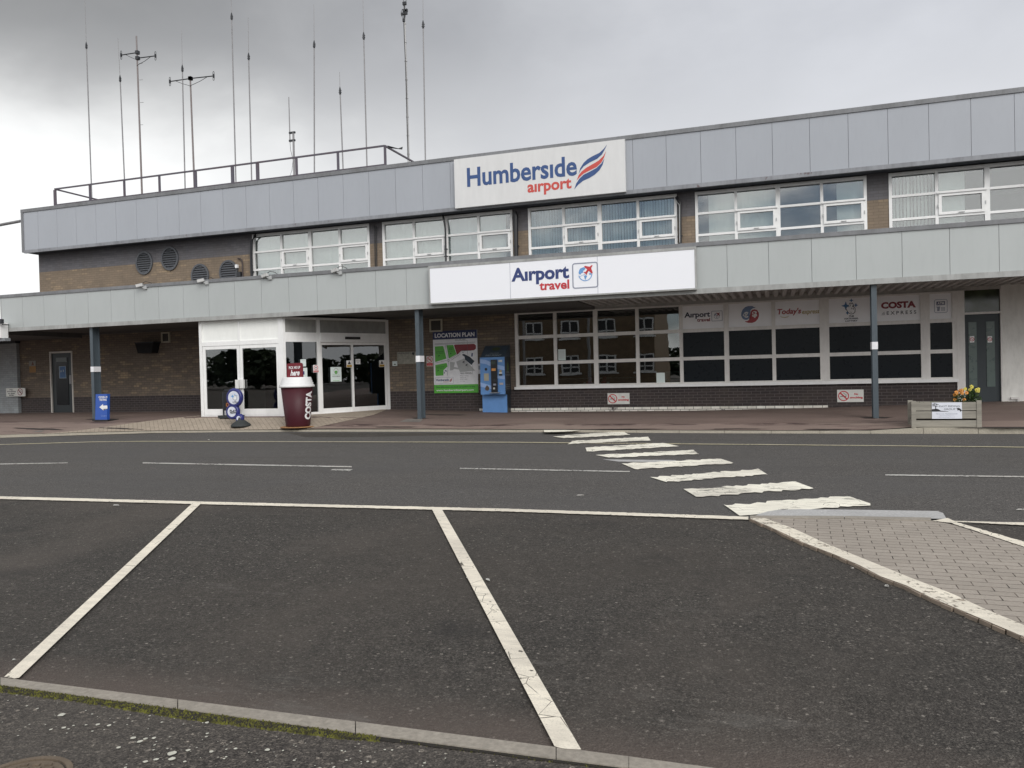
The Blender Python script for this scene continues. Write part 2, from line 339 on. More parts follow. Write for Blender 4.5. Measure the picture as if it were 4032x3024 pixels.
WPAN = dirty('white_spandrel', (.88, .89, .86), (.70, .71, .68), .5, .5, 1.2); GPAN = dirty('stained_spandrel', (.38, .38, .36), (.18, .18, .17), .6, .8, 1.0)
def glass(name, refl, tint=(.8, .86, .85), rough=.008, wav=.0):
    b = NB(name); t = b.n('ShaderNodeBsdfTransparent'); t.inputs[0].default_value = (*tint, 1)
    g = b.n('ShaderNodeBsdfGlossy'); g.inputs['Roughness'].default_value = rough
    fr = b.n('ShaderNodeFresnel'); fr.inputs[0].default_value = 1.5
    bp = b.n('ShaderNodeBump'); bp.inputs['Strength'].default_value = .04; bp.inputs['Distance'].default_value = .02; b.l(b.noise(1.1, 2), bp.inputs['Height'])
    b.l(bp.outputs[0], g.inputs['Normal'])
    fac = b.math('ADD', b.math('MULTIPLY', fr.outputs[0], 1.3), refl, True)
    mx = b.n('ShaderNodeMixShader'); b.l(fac, mx.inputs[0]); b.l(t.outputs[0], mx.inputs[1]); b.l(g.outputs[0], mx.inputs[2]); b.l(mx.outputs[0], b.out.inputs[0])
    return b.m
GL_UP = glass('office_glass', .14, (.95, .98, .97)); GL_LO = glass('shop_glass', .15, (.55, .6, .58)); GL_EN = glass('door_glass', .11, (.4, .44, .43))

# ------------------------------------------------------------------ mesh helpers
def loc_of(p):
    v = Vector((0, 0, 0))
    while p is not None: v = v + p.location; p = p.parent
    return v
def obj(name, bm, mt, parent=None, smooth=False):
    me = bpy.data.meshes.new(name)
    if parent is not None:
        bmesh.ops.translate(bm, verts=bm.verts, vec=-loc_of(parent))
    bm.normal_update(); bm.to_mesh(me); bm.free()
    for x in (mt if isinstance(mt, (list, tuple)) else [mt]): me.materials.append(x)
    if smooth: me.polygons.foreach_set('use_smooth', [True]*len(me.polygons))
    o = bpy.data.objects.new(name, me); C.objects.link(o)
    if parent is not None: o.parent = parent
    return o
def thing(name, label, cat, loc=(0, 0, 0), group=None):
    o = bpy.data.objects.new(name, None); C.objects.link(o); o.location = loc; o.empty_display_size = .2
    o['label'] = label; o['category'] = cat
    if group: o['group'] = group
    return o
def tag(o, label, cat, group=None):
    o['label'] = label; o['category'] = cat
    if group: o['group'] = group
    return o
def struct(o, kind='structure', label=None):
    o['kind'] = kind
    if label: o['label'] = label
    return o
def nb(): return bmesh.new()
def box(bm, x0, x1, y0, y1, z0, z1, mat=None, mi=0):
    vs = [bm.verts.new((x, y, z)) for z in (z0, z1) for y in (y0, y1) for x in (x0, x1)]
    if mat is not None: bmesh.ops.transform(bm, matrix=mat, verts=vs)
    for f in ((0, 2, 3, 1), (4, 5, 7, 6), (0, 1, 5, 4), (2, 6, 7, 3), (0, 4, 6, 2), (1, 3, 7, 5)):
        bm.faces.new([vs[i] for i in f]).material_index = mi
    return vs
def quad(bm, pts, mi=0):
    f = bm.faces.new([bm.verts.new(p) for p in pts]); f.material_index = mi; return f
def poly(bm, pts, thick=None, axis=(0, 1, 0), mat=None):
    """polygon of 3-D points, optionally extruded along axis"""
    a = [bm.verts.new(p) for p in pts]; allv = list(a)
    f = bm.faces.new(a)
    if thick:
        b_ = [bm.verts.new(Vector(p)+Vector(axis)*thick) for p in pts]; allv += b_
        bm.faces.new(list(reversed(b_)))
        for i in range(len(a)): bm.faces.new((a[i], b_[i], b_[(i+1) % len(a)], a[(i+1) % len(a)]))
    if mat is not None: bmesh.ops.transform(bm, matrix=mat, verts=allv)
def ring_pts(c, ax, r, n=8, ref=None):
    ax = Vector(ax).normalized(); ref = Vector((0, 0, 1)) if abs(ax.z) < .9 else Vector((1, 0, 0))
    u = ax.cross(ref).normalized(); v = ax.cross(u)
    return [Vector(c)+u*math.cos(2*math.pi*i/n)*r+v*math.sin(2*math.pi*i/n)*r for i in range(n)]
def tube(bm, pts, r, n=8, cap=True):
    pts = [Vector(p) for p in pts]; rs = r if isinstance(r, (list, tuple)) else [r]*len(pts)
    rings = []
    for i, p in enumerate(pts):
        d = (pts[min(i+1, len(pts)-1)]-pts[max(i-1, 0)])
        rings.append([bm.verts.new(q) for q in ring_pts(p, d, rs[i], n)])
    for a, b_ in zip(rings, rings[1:]):
        for i in range(n): bm.faces.new((a[i], a[(i+1) % n], b_[(i+1) % n], b_[i]))
    if cap: bm.faces.new(list(reversed(rings[0]))); bm.faces.new(rings[-1])
def lathe(bm, prof, c, n=32, mat=None):
    rings = []; allv = []
    for r, z in prof:
        if r < 1e-6: rings.append([bm.verts.new((c[0], c[1], c[2]+z))])
        else: rings.append([bm.verts.new((c[0]+r*math.cos(2*math.pi*i/n), c[1]+r*math.sin(2*math.pi*i/n), c[2]+z)) for i in range(n)])
        allv += rings[-1]
    for a, b_ in zip(rings, rings[1:]):
        for i in range(n):
            j = (i+1) % n
            q = [a[i % len(a)], a[j % len(a)], b_[j % len(b_)], b_[i % len(b_)]]
            q = [v for k, v in enumerate(q) if v not in q[:k]]
            if len(q) > 2: bm.faces.new(q)
    if mat is not None: bmesh.ops.transform(bm, matrix=mat, verts=allv)
def disc(bm, c, r, n=24, Y=None, rz=None):
    """flat disc in an X-Z plane"""
    quad(bm, [(c[0]+r*math.cos(2*math.pi*i/n), c[1], c[2]+(rz or r)*math.sin(2*math.pi*i/n)) for i in range(n)])
def annulus(bm, c, r0, r1, n=28, a0=0, a1=360, k=1.0):
    st = max(3, int(n*(a1-a0)/360)); P = []
    for i in range(st+1):
        a = R(a0+(a1-a0)*i/st); P.append((math.cos(a), math.sin(a)))
    for (ca, sa), (cb, sb) in zip(P, P[1:]):
        quad(bm, [(c[0]+r0*ca, c[1], c[2]+k*r0*sa), (c[0]+r1*ca, c[1], c[2]+k*r1*sa), (c[0]+r1*cb, c[1], c[2]+k*r1*sb), (c[0]+r0*cb, c[1], c[2]+k*r0*sb)])
def bevel(bm, w=.01, seg=2):
    bmesh.ops.bevel(bm, geom=[e for e in bm.edges if e.is_manifold and e.calc_face_angle(0) > .5], offset=w, segments=seg, affect='EDGES', profile=.5)
_tc = {}
def glyphs(s, bold):
    if (s, bold) in _tc: return _tc[(s, bold)]
    cu = bpy.data.curves.new('t', 'FONT'); cu.body = s; cu.size = 1; cu.offset = bold; cu.resolution_u = 3
    ob = bpy.data.objects.new('t', cu); C.objects.link(ob)
    me = bpy.data.meshes.new_from_object(ob.evaluated_get(bpy.context.evaluated_depsgraph_get()))
    V = [tuple(v.co) for v in me.vertices]; Fc = [tuple(p.vertices) for p in me.polygons]
    bpy.data.objects.remove(ob); bpy.data.curves.remove(cu); bpy.data.meshes.remove(me)
    _tc[(s, bold)] = (V, Fc); return V, Fc
def txt(bm, s, x0, x1, z0, z1, Y, bold=.02, mat=None, shear=0.0):
    V, Fc = glyphs(s, bold)
    ax = min(v[0] for v in V); bx = max(v[0] for v in V); ay = min(v[1] for v in V); by = max(v[1] for v in V)
    vs = []
    for v in V:
        t = (v[1]-ay)/(by-ay)
        vs.append(bm.verts.new((x0+(v[0]-ax)/(bx-ax)*(x1-x0)+shear*t*(z1-z0), Y, z0+t*(z1-z0))))
    for f in Fc:
        try: bm.faces.new([vs[i] for i in f])
        except ValueError: pass
    if mat is not None: bmesh.ops.transform(bm, matrix=mat, verts=vs)
def tpx(bm, s, u0, v0, u1, v1, Y, bold=.02, **k):
    """text whose glyph box runs from the lower left (u0,v0) to the upper right (u1,v1) on the plane at Y"""
    a = at(u0, v0, Y); b_ = at(u1, v1, Y); txt(bm, s, a.x, b_.x, a.z, b_.z, Y, bold, **k)
def ppx(bm, pts, Y, sc=1.0, off=(0, 0)):
    quad(bm, [at(off[0]+u/sc, off[1]+v/sc, Y) for u, v in pts])

# ================================================================== GROUND
def sheet(name, rows, mt, off=0.0, fn=None):
    bm = nb(); g = [[bm.verts.new((x, y, (fn(x, y) if fn else 0)+off)) for x, y in r] for r in rows]
    for a, b_ in zip(g, g[1:]):
        for i in range(len(a)-1): bm.faces.new((a[i], a[i+1], b_[i+1], b_[i]))
    return struct(obj(name, bm, mt))
xs = [-400, -60, -30, 0, 30, 60, 400]
sheet('ground', [[(x, y) for x in xs] for y in (-400, -60, -25, -13, -4.4, 0, 30, 400)], ASP_BAY, 0, gz)
# road: between the bay line and the kerb
FL = [(-2500, 1905), (-900, 1935), (0, 1967), (796, 1988), (2000, 2014), (2947, 2047), (3560, 2060), (4032, 2068), (6500, 2110)]
front = [gd(u, v) for u, v in FL]
bm = nb(); lo = [bm.verts.new(Vector((p.x, p.y, gz(p.x, p.y)+.004))) for p in front]
hi = []
for p in front:
    y = yk(max(min(p.x*1.35-1, 29), -40))
    x = p.x*1.35-1; hi.append((x, yk(x)+.05))
mid = [bm.verts.new(((p.x+h[0])/2, (p.y+h[1])/2, gz(0, (p.y+h[1])/2)+.004)) for p, h in zip(front, hi)]
hv = [bm.verts.new((h[0], h[1], gz(0, h[1])+.004)) for h in hi]
for r0, r1 in ((lo, mid), (mid, hv)):
    for i in range(len(lo)-1): bm.faces.new((r0[i], r0[i+1], r1[i+1], r1[i]))
struct(obj('road', bm, ASP_ROAD))

jr = random.Random(5)
def strip_px(name, quads, mt, off, kind='structure', sub=8, jag=.009, step=.03):
    """painted quads given by photo corners a,b (near edge) and d,c (far edge), laid on the ground slope, with ragged edges"""
    bm = nb()
    for a, b_, c, d in quads:
        A0, A1, D0, D1 = gd(*a), gd(*b_), gd(*d), gd(*c)
        n = max(4, min(420, int((A1-A0).length/step)))
        A, D = [], []
        for t in range(n+1):
            p, q = A0.lerp(A1, t/n), D0.lerp(D1, t/n); w = (q-p).normalized()
            p = p+w*jr.uniform(-jag, jag); q = q+w*jr.uniform(-jag, jag)
            if t in (0, n) and jag > .01:
                e = (A1-A0).normalized()*jr.uniform(-jag, jag)*2; p = p+e; q = q-e
            A.append(p); D.append(q)
        for r in (A, D):
            for p in r: p.z = gz(p.x, p.y)+off
        va = [bm.verts.new(p) for p in A]; vd = [bm.verts.new(p) for p in D]
        for i in range(n): bm.faces.new((va[i], va[i+1], vd[i+1], vd[i]))
    return struct(obj(name, bm, mt))
strip_px('bay_line_marking', [((-300, 1962), (0, 1968), (0, 1957.5), (-300, 1952)), ((0, 1968), (796, 1989), (796, 1978.5), (0, 1957.5)), ((796, 1989), (2000, 2018), (2000, 2007), (796, 1978.5)), ((2000, 2018), (2947, 2051), (2947, 2039), (2000, 2007))], LINE, .012)
strip_px('bay_line_marking', [((14, 2680), (73, 2683), (790, 1989), (756, 1988)), ], LINE, .016)
strip_px('bay_line_marking', [((2186, 2958), (2291, 2971), (1741, 2012), (1701, 2011))], LINE, .016)
strip_px('bay_line_marking', [((3675, 2055), (4032, 2073), (4032, 2062.5), (3730, 2055)), ((4032, 2073), (4500, 2090), (4500, 2078), (4032, 2062.5))], LINE, .012)
strip_px('centre_line_marking', [((-300, 1838), (0, 1831.5), (0, 1828), (-300, 1834.5)), ((0, 1831.5), (267, 1826.5), (267, 1823), (0, 1828)), ((562, 1827), (1385, 1843), (1385, 1838.5), (562, 1823)), ((1300, 1854), (1375, 1858), (1390, 1850), (1310, 1850)), ((1811, 1849), (2480, 1862), (2480, 1858), (1811, 1845)), ((3486, 1875.5), (4032, 1883), (4032, 1878), (3486, 1871)), ((4000, 2012), (4060, 2014), (4050, 2008), (4010, 2007))], THIN, .012)
strip_px('yellow_line_marking', [((-400, 1765), (0, 1753.5), (0, 1751), (-400, 1762.5)), ((0, 1753.5), (362, 1743), (362, 1740.5), (0, 1751)), ((362, 1743), (579, 1740.5), (579, 1738), (362, 1740.5)), ((579, 1740.5), (2000, 1745), (2000, 1742), (579, 1738)), ((2000, 1745), (3600, 1760), (3600, 1757), (2000, 1742)), ((3600, 1760), (4500, 1770), (4500, 1767), (3600, 1757))], YEL, .012)
Z7 = lambda q: [(2000+a/1.3825, 1650+b_/1.3825) for a, b_ in q]
for q in ([(290, 109), (685, 88), (600, 72), (262, 97)], [(350, 139), (795, 119), (745, 101), (330, 124)], [(450, 181), (910, 154), (862, 133), (405, 160)],
          [(530, 216), (1062, 194), (985, 174), (503, 200)], [(682, 279), (1232, 246), (1160, 221), (628, 247)], [(850, 349), (1437, 307), (1343, 279), (785, 322)],
          [(1030, 432), (1682, 382), (1545, 347), (960, 391)], [(1290, 532), (1990, 472), (1843, 424), (1158, 479)]):
    z = Z7(q); strip_px('crossing_stripe', [tuple(z)], ZEB, .016, jag=.05, step=.06)
bm = nb(); q = [(2143, 1702.5), (2168, 1704), (2250, 1700), (2284, 1695.5), (2141, 1695)]
quad(bm, [(lambda p: Vector((p.x, p.y, ZK+.012)))(atz(u, v, ZK)) for u, v in q]); struct(obj('crossing_stripe', bm, ZEB))
strip_px('road_patch', [tuple(Z7([(600, 234), (930, 240), (910, 226), (515, 222)]))], TACT, .008)
for o in C.objects:
    if o.name.startswith('crossing_stripe'): o['group'] = 'worn white stripes of the crossing'

# island at the right: blocks, painted border, pale ramp
def region(name, pts, mt, off, fn=gz, hitf=None, kind='structure', n=1):
    bm = nb(); P = [(hitf or gd)(u, v) for u, v in pts]
    for p in P: p.z = fn(p.x, p.y)+off
    f = bm.faces.new([bm.verts.new(p) for p in P]); bmesh.ops.triangulate(bm, faces=[f])
    return struct(obj(name, bm, mt), kind)
c8 = lambda L: [(2800+a/1.7955, 1950+b_/1.7955) for a, b_ in L]
inner = [(375, 178), (600, 262), (800, 358), (1000, 440), (1200, 522), (1400, 605), (1700, 722), (1950, 840), (2212, 950), (3200, 1420)]
outer = [(272, 182), (420, 245), (650, 355), (880, 445), (1050, 520), (1200, 600), (1380, 665), (1560, 755), (1900, 900), (2212, 1035), (3200, 1530)]
strip = []
io = c8(inner); oo = c8(outer)
region('island_paving', c8([(330, 178)]+[(x, y+2) for x, y in inner]+[(3400, 1420), (3400, 880), (2212, 386), (1700, 222), (1555, 196)]), PAVE_IS, .022)
bm = nb()
def onz(u, v, off):
    p = gd(u, v); p.z = gz(p.x, p.y)+off; return p
N_ = 40
def along(L, t):
    # L list of px points by x; param by index fraction
    k = t*(len(L)-1); i = min(int(k), len(L)-2); f = k-i
    return (L[i][0]+(L[i+1][0]-L[i][0])*f, L[i][1]+(L[i+1][1]-L[i][1])*f)
va = [bm.verts.new(onz(*along(oo, i/N_), .026)) for i in range(N_+1)]; vb = [bm.verts.new(onz(*along(io, i/N_), .026)) for i in range(N_+1)]
for i in range(N_): bm.faces.new((va[i], va[i+1], vb[i+1], vb[i]))
struct(obj('island_border_line', bm, LINEP))
# block edge under the border paint
bm = nb()
A = [onz(*along(oo, i/N_), .0) for i in range(N_+1)]; B = [onz(*along(io, i/N_), .0) for i in range(N_+1)]
dens = 200
AA = [onz(*along(oo, i/dens), 0) for i in range(dens+1)]; BB = [onz(*along(io, i/dens), 0) for i in range(dens+1)]
cum = [0]
for i in range(dens): cum.append(cum[-1]+(AA[i+1]-AA[i]).length)
def samp(arr, s):
    for i in range(dens):
        if cum[i+1] >= s:
            f = (s-cum[i])/(cum[i+1]-cum[i]+1e-9); return arr[i].lerp(arr[i+1], f)
    return arr[-1].copy()
s = 0
rnd = random.Random(3)
while s < cum[-1]-.02:
    e = min(s+.098, cum[-1]); j = rnd.uniform(-.006, .012)
    a, b_ = samp(AA, s+.004), samp(AA, e-.004); c, d = samp(BB, e-.004), samp(BB, s+.004)
    n_ = (a-d).normalized(); a = a+n_*(.010+j); b_ = b_+n_*(.010+j)
    top = [Vector((p.x, p.y, gz(p.x, p.y)+.0225+rnd.uniform(-.0015, .0015))) for p in (a, b_, c, d)]
    bot = [Vector((p.x, p.y, gz(p.x, p.y)-.02)) for p in (a, b_, c, d)]
    v = [bm.verts.new(p) for p in top+bot]
    for f in ((0, 1, 2, 3), (0, 4, 5, 1), (1, 5, 6, 2), (2, 6, 7, 3), (3, 7, 4, 0)): bm.faces.new([v[i] for i in f])
    s = e
struct(obj('island_edge_blocks', bm, plain('edge_block', (.27, .215, .165), .8, var=.2, scale=9, bstr=.4)))
# right border line of the island
strip_px('island_border_line', [tuple(c8([(1690, 215), (2212, 388), (2212, 352), (1735, 212)])), tuple(c8([(2212, 388), (3000, 640), (3000, 600), (2212, 352)])), tuple(c8([(1560, 203), (1690, 216), (1735, 208), (1668, 182)]))], LINEP, .028)
region('island_ramp', c8([(272, 176), (330, 150), (400, 128), (480, 116), (620, 112), (1000, 116), (1300, 121), (1600, 126), (1640, 140), (1665, 182), (1555, 180), (900, 170)]), TACT, .02)
bm = nb()
a = [onz(*p, 0) for p in c8([(276, 180), (940, 184)])]; b2 = [onz(*p, 0) for p in c8([(945, 184), (1555, 199)])]
t1 = [onz(*p, 0) for p in c8([(276, 164), (940, 168)])]; t2 = [onz(*p, 0) for p in c8([(945, 168), (1555, 180)])]
for q in ((a[0], a[1], t1[1], t1[0]), (b2[0], b2[1], t2[1], t2[0])):
    top = [Vector((p.x, p.y, gz(p.x, p.y)+.03)) for p in q]; poly(bm, top, .06, (0, 0, -1))
struct(obj('island_kerb', bm, KERBN))

# near kerb and footpath, bottom left
KN_U = [(-900, 2560), (-300, 2637), (0, 2677), (700, 2765), (1400, 2853), (2191, 2955), (2476, 2992), (2900, 3050), (3600, 3150)]
KN_L = [(-900, 2575), (-300, 2662), (0, 2705), (700, 2800), (1400, 2896), (2191, 3000), (2476, 3036), (2900, 3096), (3600, 3200)]
bm = nb()
for (a, b_), (c, d) in zip(zip(KN_U, KN_U[1:]), zip(KN_L, KN_L[1:])):
    P = [onz(*a, 0), onz(*b_, 0), onz(*d, 0), onz(*c, 0)]
    L_ = (P[1]-P[0]).length; k = max(1, round(L_/.915))
    for i in range(k):
        g0, g1 = i/k+.003, (i+1)/k-.003
        q = [P[0].lerp(P[1], g0), P[0].lerp(P[1], g1), P[3].lerp(P[2], g1), P[3].lerp(P[2], g0)]
        top = [Vector((p.x, p.y, gz(p.x, p.y)+.014)) for p in q]; poly(bm, top, .16, (0, 0, -1))
bevel(bm, .006, 2)
kn = struct(obj('edging_kerb', bm, KERBN))
def fz(x, y): return gz(x, y)-.035
bm = nb(); P = [surf_hit(u, v, fz) for u, v in KN_L]; P2 = [Vector((p.x-1.5, p.y-9, 0)) for p in P]
va = [bm.verts.new((p.x, p.y, fz(p.x, p.y)+.04)) for p in P]; vb = [bm.verts.new((p.x, p.y, fz(p.x, p.y)+.04)) for p in P2]
for i in range(len(P)-1): bm.faces.new((va[i], va[i+1], vb[i+1], vb[i]))
struct(obj('footpath', bm, ASP_PATH))
# moss in the joint along the kerb
mb = NB('moss'); MOSS = mb.bsdf(mb.mix(mb.ramp(mb.noise(25, 5), .35, .65), (.025, .022, .008), (.13, .13, .018)), .95)
DIRT = plain('dark_soil', (.018, .015, .011), 1, var=.3, scale=30)
bm = nb(); rnd = random.Random(11)
def moss_w(u): return lerp([(-300, 22), (0, 26), (300, 22), (700, 34), (1100, 30), (1350, 26), (1600, 12), (2400, 10)], u)
for i in range(3400):
    u = rnd.uniform(-60, 2380) if i % 5 == 0 else rnd.uniform(-60, 1480)
    v0 = lerp(KN_L, u); w = moss_w(u); p = onz(u, v0+rnd.uniform(-1, w), .006)
    r = rnd.uniform(.003, .010)*(1 if u < 1500 else .6)
    ring = [bm.verts.new(p+Vector((math.cos(a)*r, math.sin(a)*r, -.004))) for a in (0, 1.05, 2.1, 3.14, 4.2, 5.2)]
    top = bm.verts.new(p+Vector((rnd.uniform(-.3, .3)*r, rnd.uniform(-.3, .3)*r, r*rnd.uniform(.5, 1.3))))
    for k in range(6): bm.faces.new((ring[k], ring[(k+1) % 6], top))
struct(obj('moss', bm, MOSS), 'stuff', )
bm = nb()
U_ = list(range(-300, 2500, 50))
a = [bm.verts.new(onz(u, lerp(KN_L, u)-1, .0085)) for u in U_]; b_ = [bm.verts.new(onz(u, lerp(KN_L, u)+moss_w(u)*.9+rnd.uniform(-2, 3), .0085)) for u in U_]
for i in range(len(U_)-1): bm.faces.new((a[i], a[i+1], b_[i+1], b_[i]))
struct(obj('kerb_joint_soil', bm, DIRT))
# pale lichen spots on the footpath
mc_ = onz(70, 3085, 0)
bm = nb()
for (cx, cy, w) in [(1070, 672, 42), (1070, 706, 32), (905, 724, 22), (972, 710, 24), (870, 598, 26), (905, 581, 20), (958, 576, 20), (738, 636, 20), (680, 497, 20), (608, 492, 20), (397, 512, 18), (317, 523, 15), (1288, 480, 20), (1170, 653, 22), (1315, 662, 20), (1465, 643, 18), (1663, 650, 26), (1150, 724, 16), (1290, 548, 16), (1830, 716, 14), (1284, 568, 14), (385, 430, 34), (828, 575, 26)]:
    u, v = cx/1.58, 2550+cy/1.58; p = onz(u, v, .010); r = w/1.58/F*(p-CAM).length*.6
    quad(bm, [p+Vector((math.cos(a/11*6.283)*r*rnd.uniform(.75, 1.1), math.sin(a/11*6.283)*r*rnd.uniform(.75, 1.1), 0)) for a in range(11)])
KLW = [(q_.x, q_.y) for q_ in (onz(u, v, 0) for u, v in KN_L)]
for i in range(260):
    p = onz(rnd.uniform(0, 2200), rnd.uniform(2730, 3060), .010); r = rnd.choice((.0025, .003, .004, .006))
    if (p-mc_).length > .36 and p.y < lerp(KLW, p.x)-.07: quad(bm, [p+Vector((math.cos(a/7*6.283)*r*rnd.uniform(.6, 1.2), math.sin(a/7*6.283)*r*rnd.uniform(.6, 1.2), 0)) for a in range(7)])
struct(obj('lichen_spots', bm, plain('lichen', (.5, .49, .42), .9, var=.15, scale=40)), 'stuff')
# manhole cover
mc = onz(70, 3085, 0)
mh = thing('manhole_cover', 'rusty round manhole cover with raised studs set in the near footpath', 'manhole cover', (mc.x, mc.y, mc.z))
RUSTY = dirty('rusty_iron', (.15, .115, .08), (.075, .055, .04), .8, .8, 14)
mr = (onz(267, 3040, 0)-mc).length*.93
bm = nb(); lathe(bm, [(mr+.03, -.03), (mr+.03, .014), (mr+.008, .014), (mr+.008, -.03)], mc, 48); obj('frame', bm, RUSTY, mh)
bm = nb(); lathe(bm, [(0, .010), (mr, .010), (mr, -.03)], mc, 48)
for i in range(-9, 10):
    for j in range(-16, 17):
        x, y = i*.047+(.02 if j % 2 else 0), j*.028
        if x*x+y*y < (mr-.02)**2:
            a = R(18); X, Y_ = mc.x+x*math.cos(a)-y*math.sin(a), mc.y+x*math.sin(a)+y*math.cos(a)
            box(bm, -.013, .013, -.007, .007, mc.z+.008, mc.z+.0165, Matrix.Translation((X, Y_, 0)) @ Matrix.Rotation(a, 4, 'Z'))
obj('cover', bm, RUSTY, mh)

# ================================================================== PAVEMENT
gx = [-45, -38, -32, -28] + [-26+.5*i for i in range(80)] + [16, 22, 30]
rows = []
for k in range(9):
    r = []
    for x in gx:
        y0 = yk(x)+.125
        y = y0+(-2.9-y0)*k/4 if k <= 4 else -2.9+(3.2)*(k-4)/4
        r.append((x, y))
    rows.append(r)
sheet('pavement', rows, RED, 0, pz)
# paved apron at the entrance
apx = [(165, 1709), (300, 1697), (430, 1680), (560, 1661), (690, 1646), (795, 1638), (1118, 1637), (1270, 1628), (1532, 1609), (1473, 1632), (1330, 1661), (1238, 1680), (1225, 1688.5), (1000, 1690.5), (600, 1694), (300, 1701.5)]
bm = nb()
top = apx[:9]; 
def pp(u, v, off): 
    p = pd(u, v); p.z = pz(p.x, p.y)+off; return p
# build as columns in X between the two outlines
UU = [170+ (1530-170)*i/46 for i in range(47)]
upper = [(165, 1709), (300, 1697), (430, 1680), (560, 1661), (690, 1646), (795, 1636), (1118, 1636), (1270, 1627), (1532, 1608)]
lower = [(165, 1710), (300, 1703.5), (600, 1696), (1000, 1692.5), (1225, 1690.5), (1238, 1684), (1330, 1665), (1473, 1634), (1532, 1609)]
cols = [[pp(u, lerp(upper, u)+(lerp(lower, u)-lerp(upper, u))*k/6, .006) for k in range(7)] for u in UU]
for a, b_ in zip(cols, cols[1:]):
    for k in range(6): quad(bm, [a[k], b_[k], b_[k+1], a[k+1]])
bmesh.ops.remove_doubles(bm, verts=bm.verts, dist=.0005)
struct(obj('entrance_paving', bm, PAVE_EN))
# kerb along the pavement
bm = nb(); x = -44.0
while x < 28:
    x1 = x+.915
    P = [Vector((x+.004, yk(x), zk(x))), Vector((x1-.004, yk(x1), zk(x1)))]
    q = [P[0], P[1], P[1]+Vector((0, .125, .004)), P[0]+Vector((0, .125, .004))]
    poly(bm, q, .2, (0, 0, -1)); x = x1
bevel(bm, .008, 2)
struct(obj('pavement_kerb', bm, KERB))

# ================================================================== BUILDING
TB = thing('terminal_building', 'two storey brick terminal building with grey panel fascias and long canopy', 'building', (-8, 0, 0))
YU, YW, YC = -.28, .2, -3.0
# ---- ground floor brick walls
bm = nb()
DX0, DX1, DZ = -24.30, -23.26, 2.14
box(bm, -26.2, DX0, 0, .3, -.3, 2.9); box(bm, DX1, -15.33, 0, .3, -.3, 2.9); box(bm, DX0, DX1, 0, .3, DZ, 2.9)
obj('ground_floor_wall', bm, BR_LOW, TB); bm = nb()
box(bm, -10.92, -6.90, 0, .3, -.3, 2.9); box(bm, -6.90, 4.12, 0, .3, -.3, .545)
obj('ground_floor_wall', bm, BR_LOW, TB)
bm = nb(); box(bm, 5.03, 12, -.004, .3, -.3, 2.95); obj('rendered_wall', bm, dirty('white_render', (.80, .79, .75), (.40, .39, .36), .7, .6, 1.2), TB)
# ---- upper wall
WIN = [(-15.78, [-14.70, -13.65, -12.59], -11.55), (-11.11, [-10.07, -9.03, -8.01], -6.97), (-6.50, [-5.47, -4.45, -3.40], -2.36), (-1.89, [-.86, .17, 1.21], 2.24), (2.73, [3.77, 4.83, 5.87], 6.9)]
bm = nb(); px0 = -24.92
for a, _, b_ in WIN: box(bm, px0, a, YW, YW+.3, 3.6, 5.75); px0 = b_
box(bm, px0, 12, YW, YW+.3, 3.6, 5.75)
for a, _, b_ in WIN: box(bm, a, b_, YW+.03, YW+.3, 3.6, 4.1)
box(bm, -24.92, -24.62, YW+.3, 12, 3.6, 5.75)
obj('upper_floor_wall', bm, BR_UP, TB)
# body, floors and roof
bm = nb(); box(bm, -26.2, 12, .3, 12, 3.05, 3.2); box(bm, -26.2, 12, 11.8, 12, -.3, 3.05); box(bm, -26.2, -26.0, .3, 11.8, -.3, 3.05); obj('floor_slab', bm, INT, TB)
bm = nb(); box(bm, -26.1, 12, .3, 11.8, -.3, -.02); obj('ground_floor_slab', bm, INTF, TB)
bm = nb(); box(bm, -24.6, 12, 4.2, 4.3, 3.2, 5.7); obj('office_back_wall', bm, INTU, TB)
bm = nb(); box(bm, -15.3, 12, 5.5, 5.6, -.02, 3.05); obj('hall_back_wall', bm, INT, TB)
bm = nb(); box(bm, -25.05, 12.05, YU+.06, 12, 6.9, 7.02); box(bm, -24.6, 12, .6, 12, 5.70, 5.8); obj('roof', bm, FELT, TB)
# ---- upper fascia
def fascia(nm, x0, x1, first, Wd, y, z0, z1, mt, back=.05):
    bm = nb(); j = first
    while j > x0: j -= Wd
    while j < x1:
        a, b_ = max(j+.004, x0), min(j+Wd-.004, x1)
        if b_-a > .02: box(bm, a, b_, y, y+.02, z0, z1)
        j += Wd
    o = obj(nm, bm, mt, TB)
    return o
WD = .8709
fascia('upper_fascia', -25.0, 12, -23.453, WD, YU, 5.77, 7.10, PAN_UP)
bm = nb(); box(bm, -25.0, 12, YU+.021, YU+.05, 5.74, 7.1); box(bm, -25.06, -25.0, YU+.05, 12, 5.74, 7.1); obj('fascia_backing', bm, plain('fascia_gap', (.10, .105, .11), .7), TB)
bm = nb(); box(bm, -25.1, 12, YU-.03, YU+.06, 7.10, 7.21); box(bm, -25.1, -25.0, YU-.024, YU+.06, 5.70, 7.10); box(bm, -25.1, -25.0, YU+.06, 12, 5.70, 7.21); obj('roof_edge_trim', bm, TRIM, TB)
bm = nb(); box(bm, -25.0, 12, YU-.03, YU+.05, 5.665, 5.77); obj('fascia_bottom_trim', bm, TRIM_RUST, TB)
bm = nb(); box(bm, -25.0, 12, YU+.05, YW+.01, 5.69, 5.72); obj('upper_soffit', bm, plain('dark_soffit', (.045, .05, .06), .8, var=.2), TB)
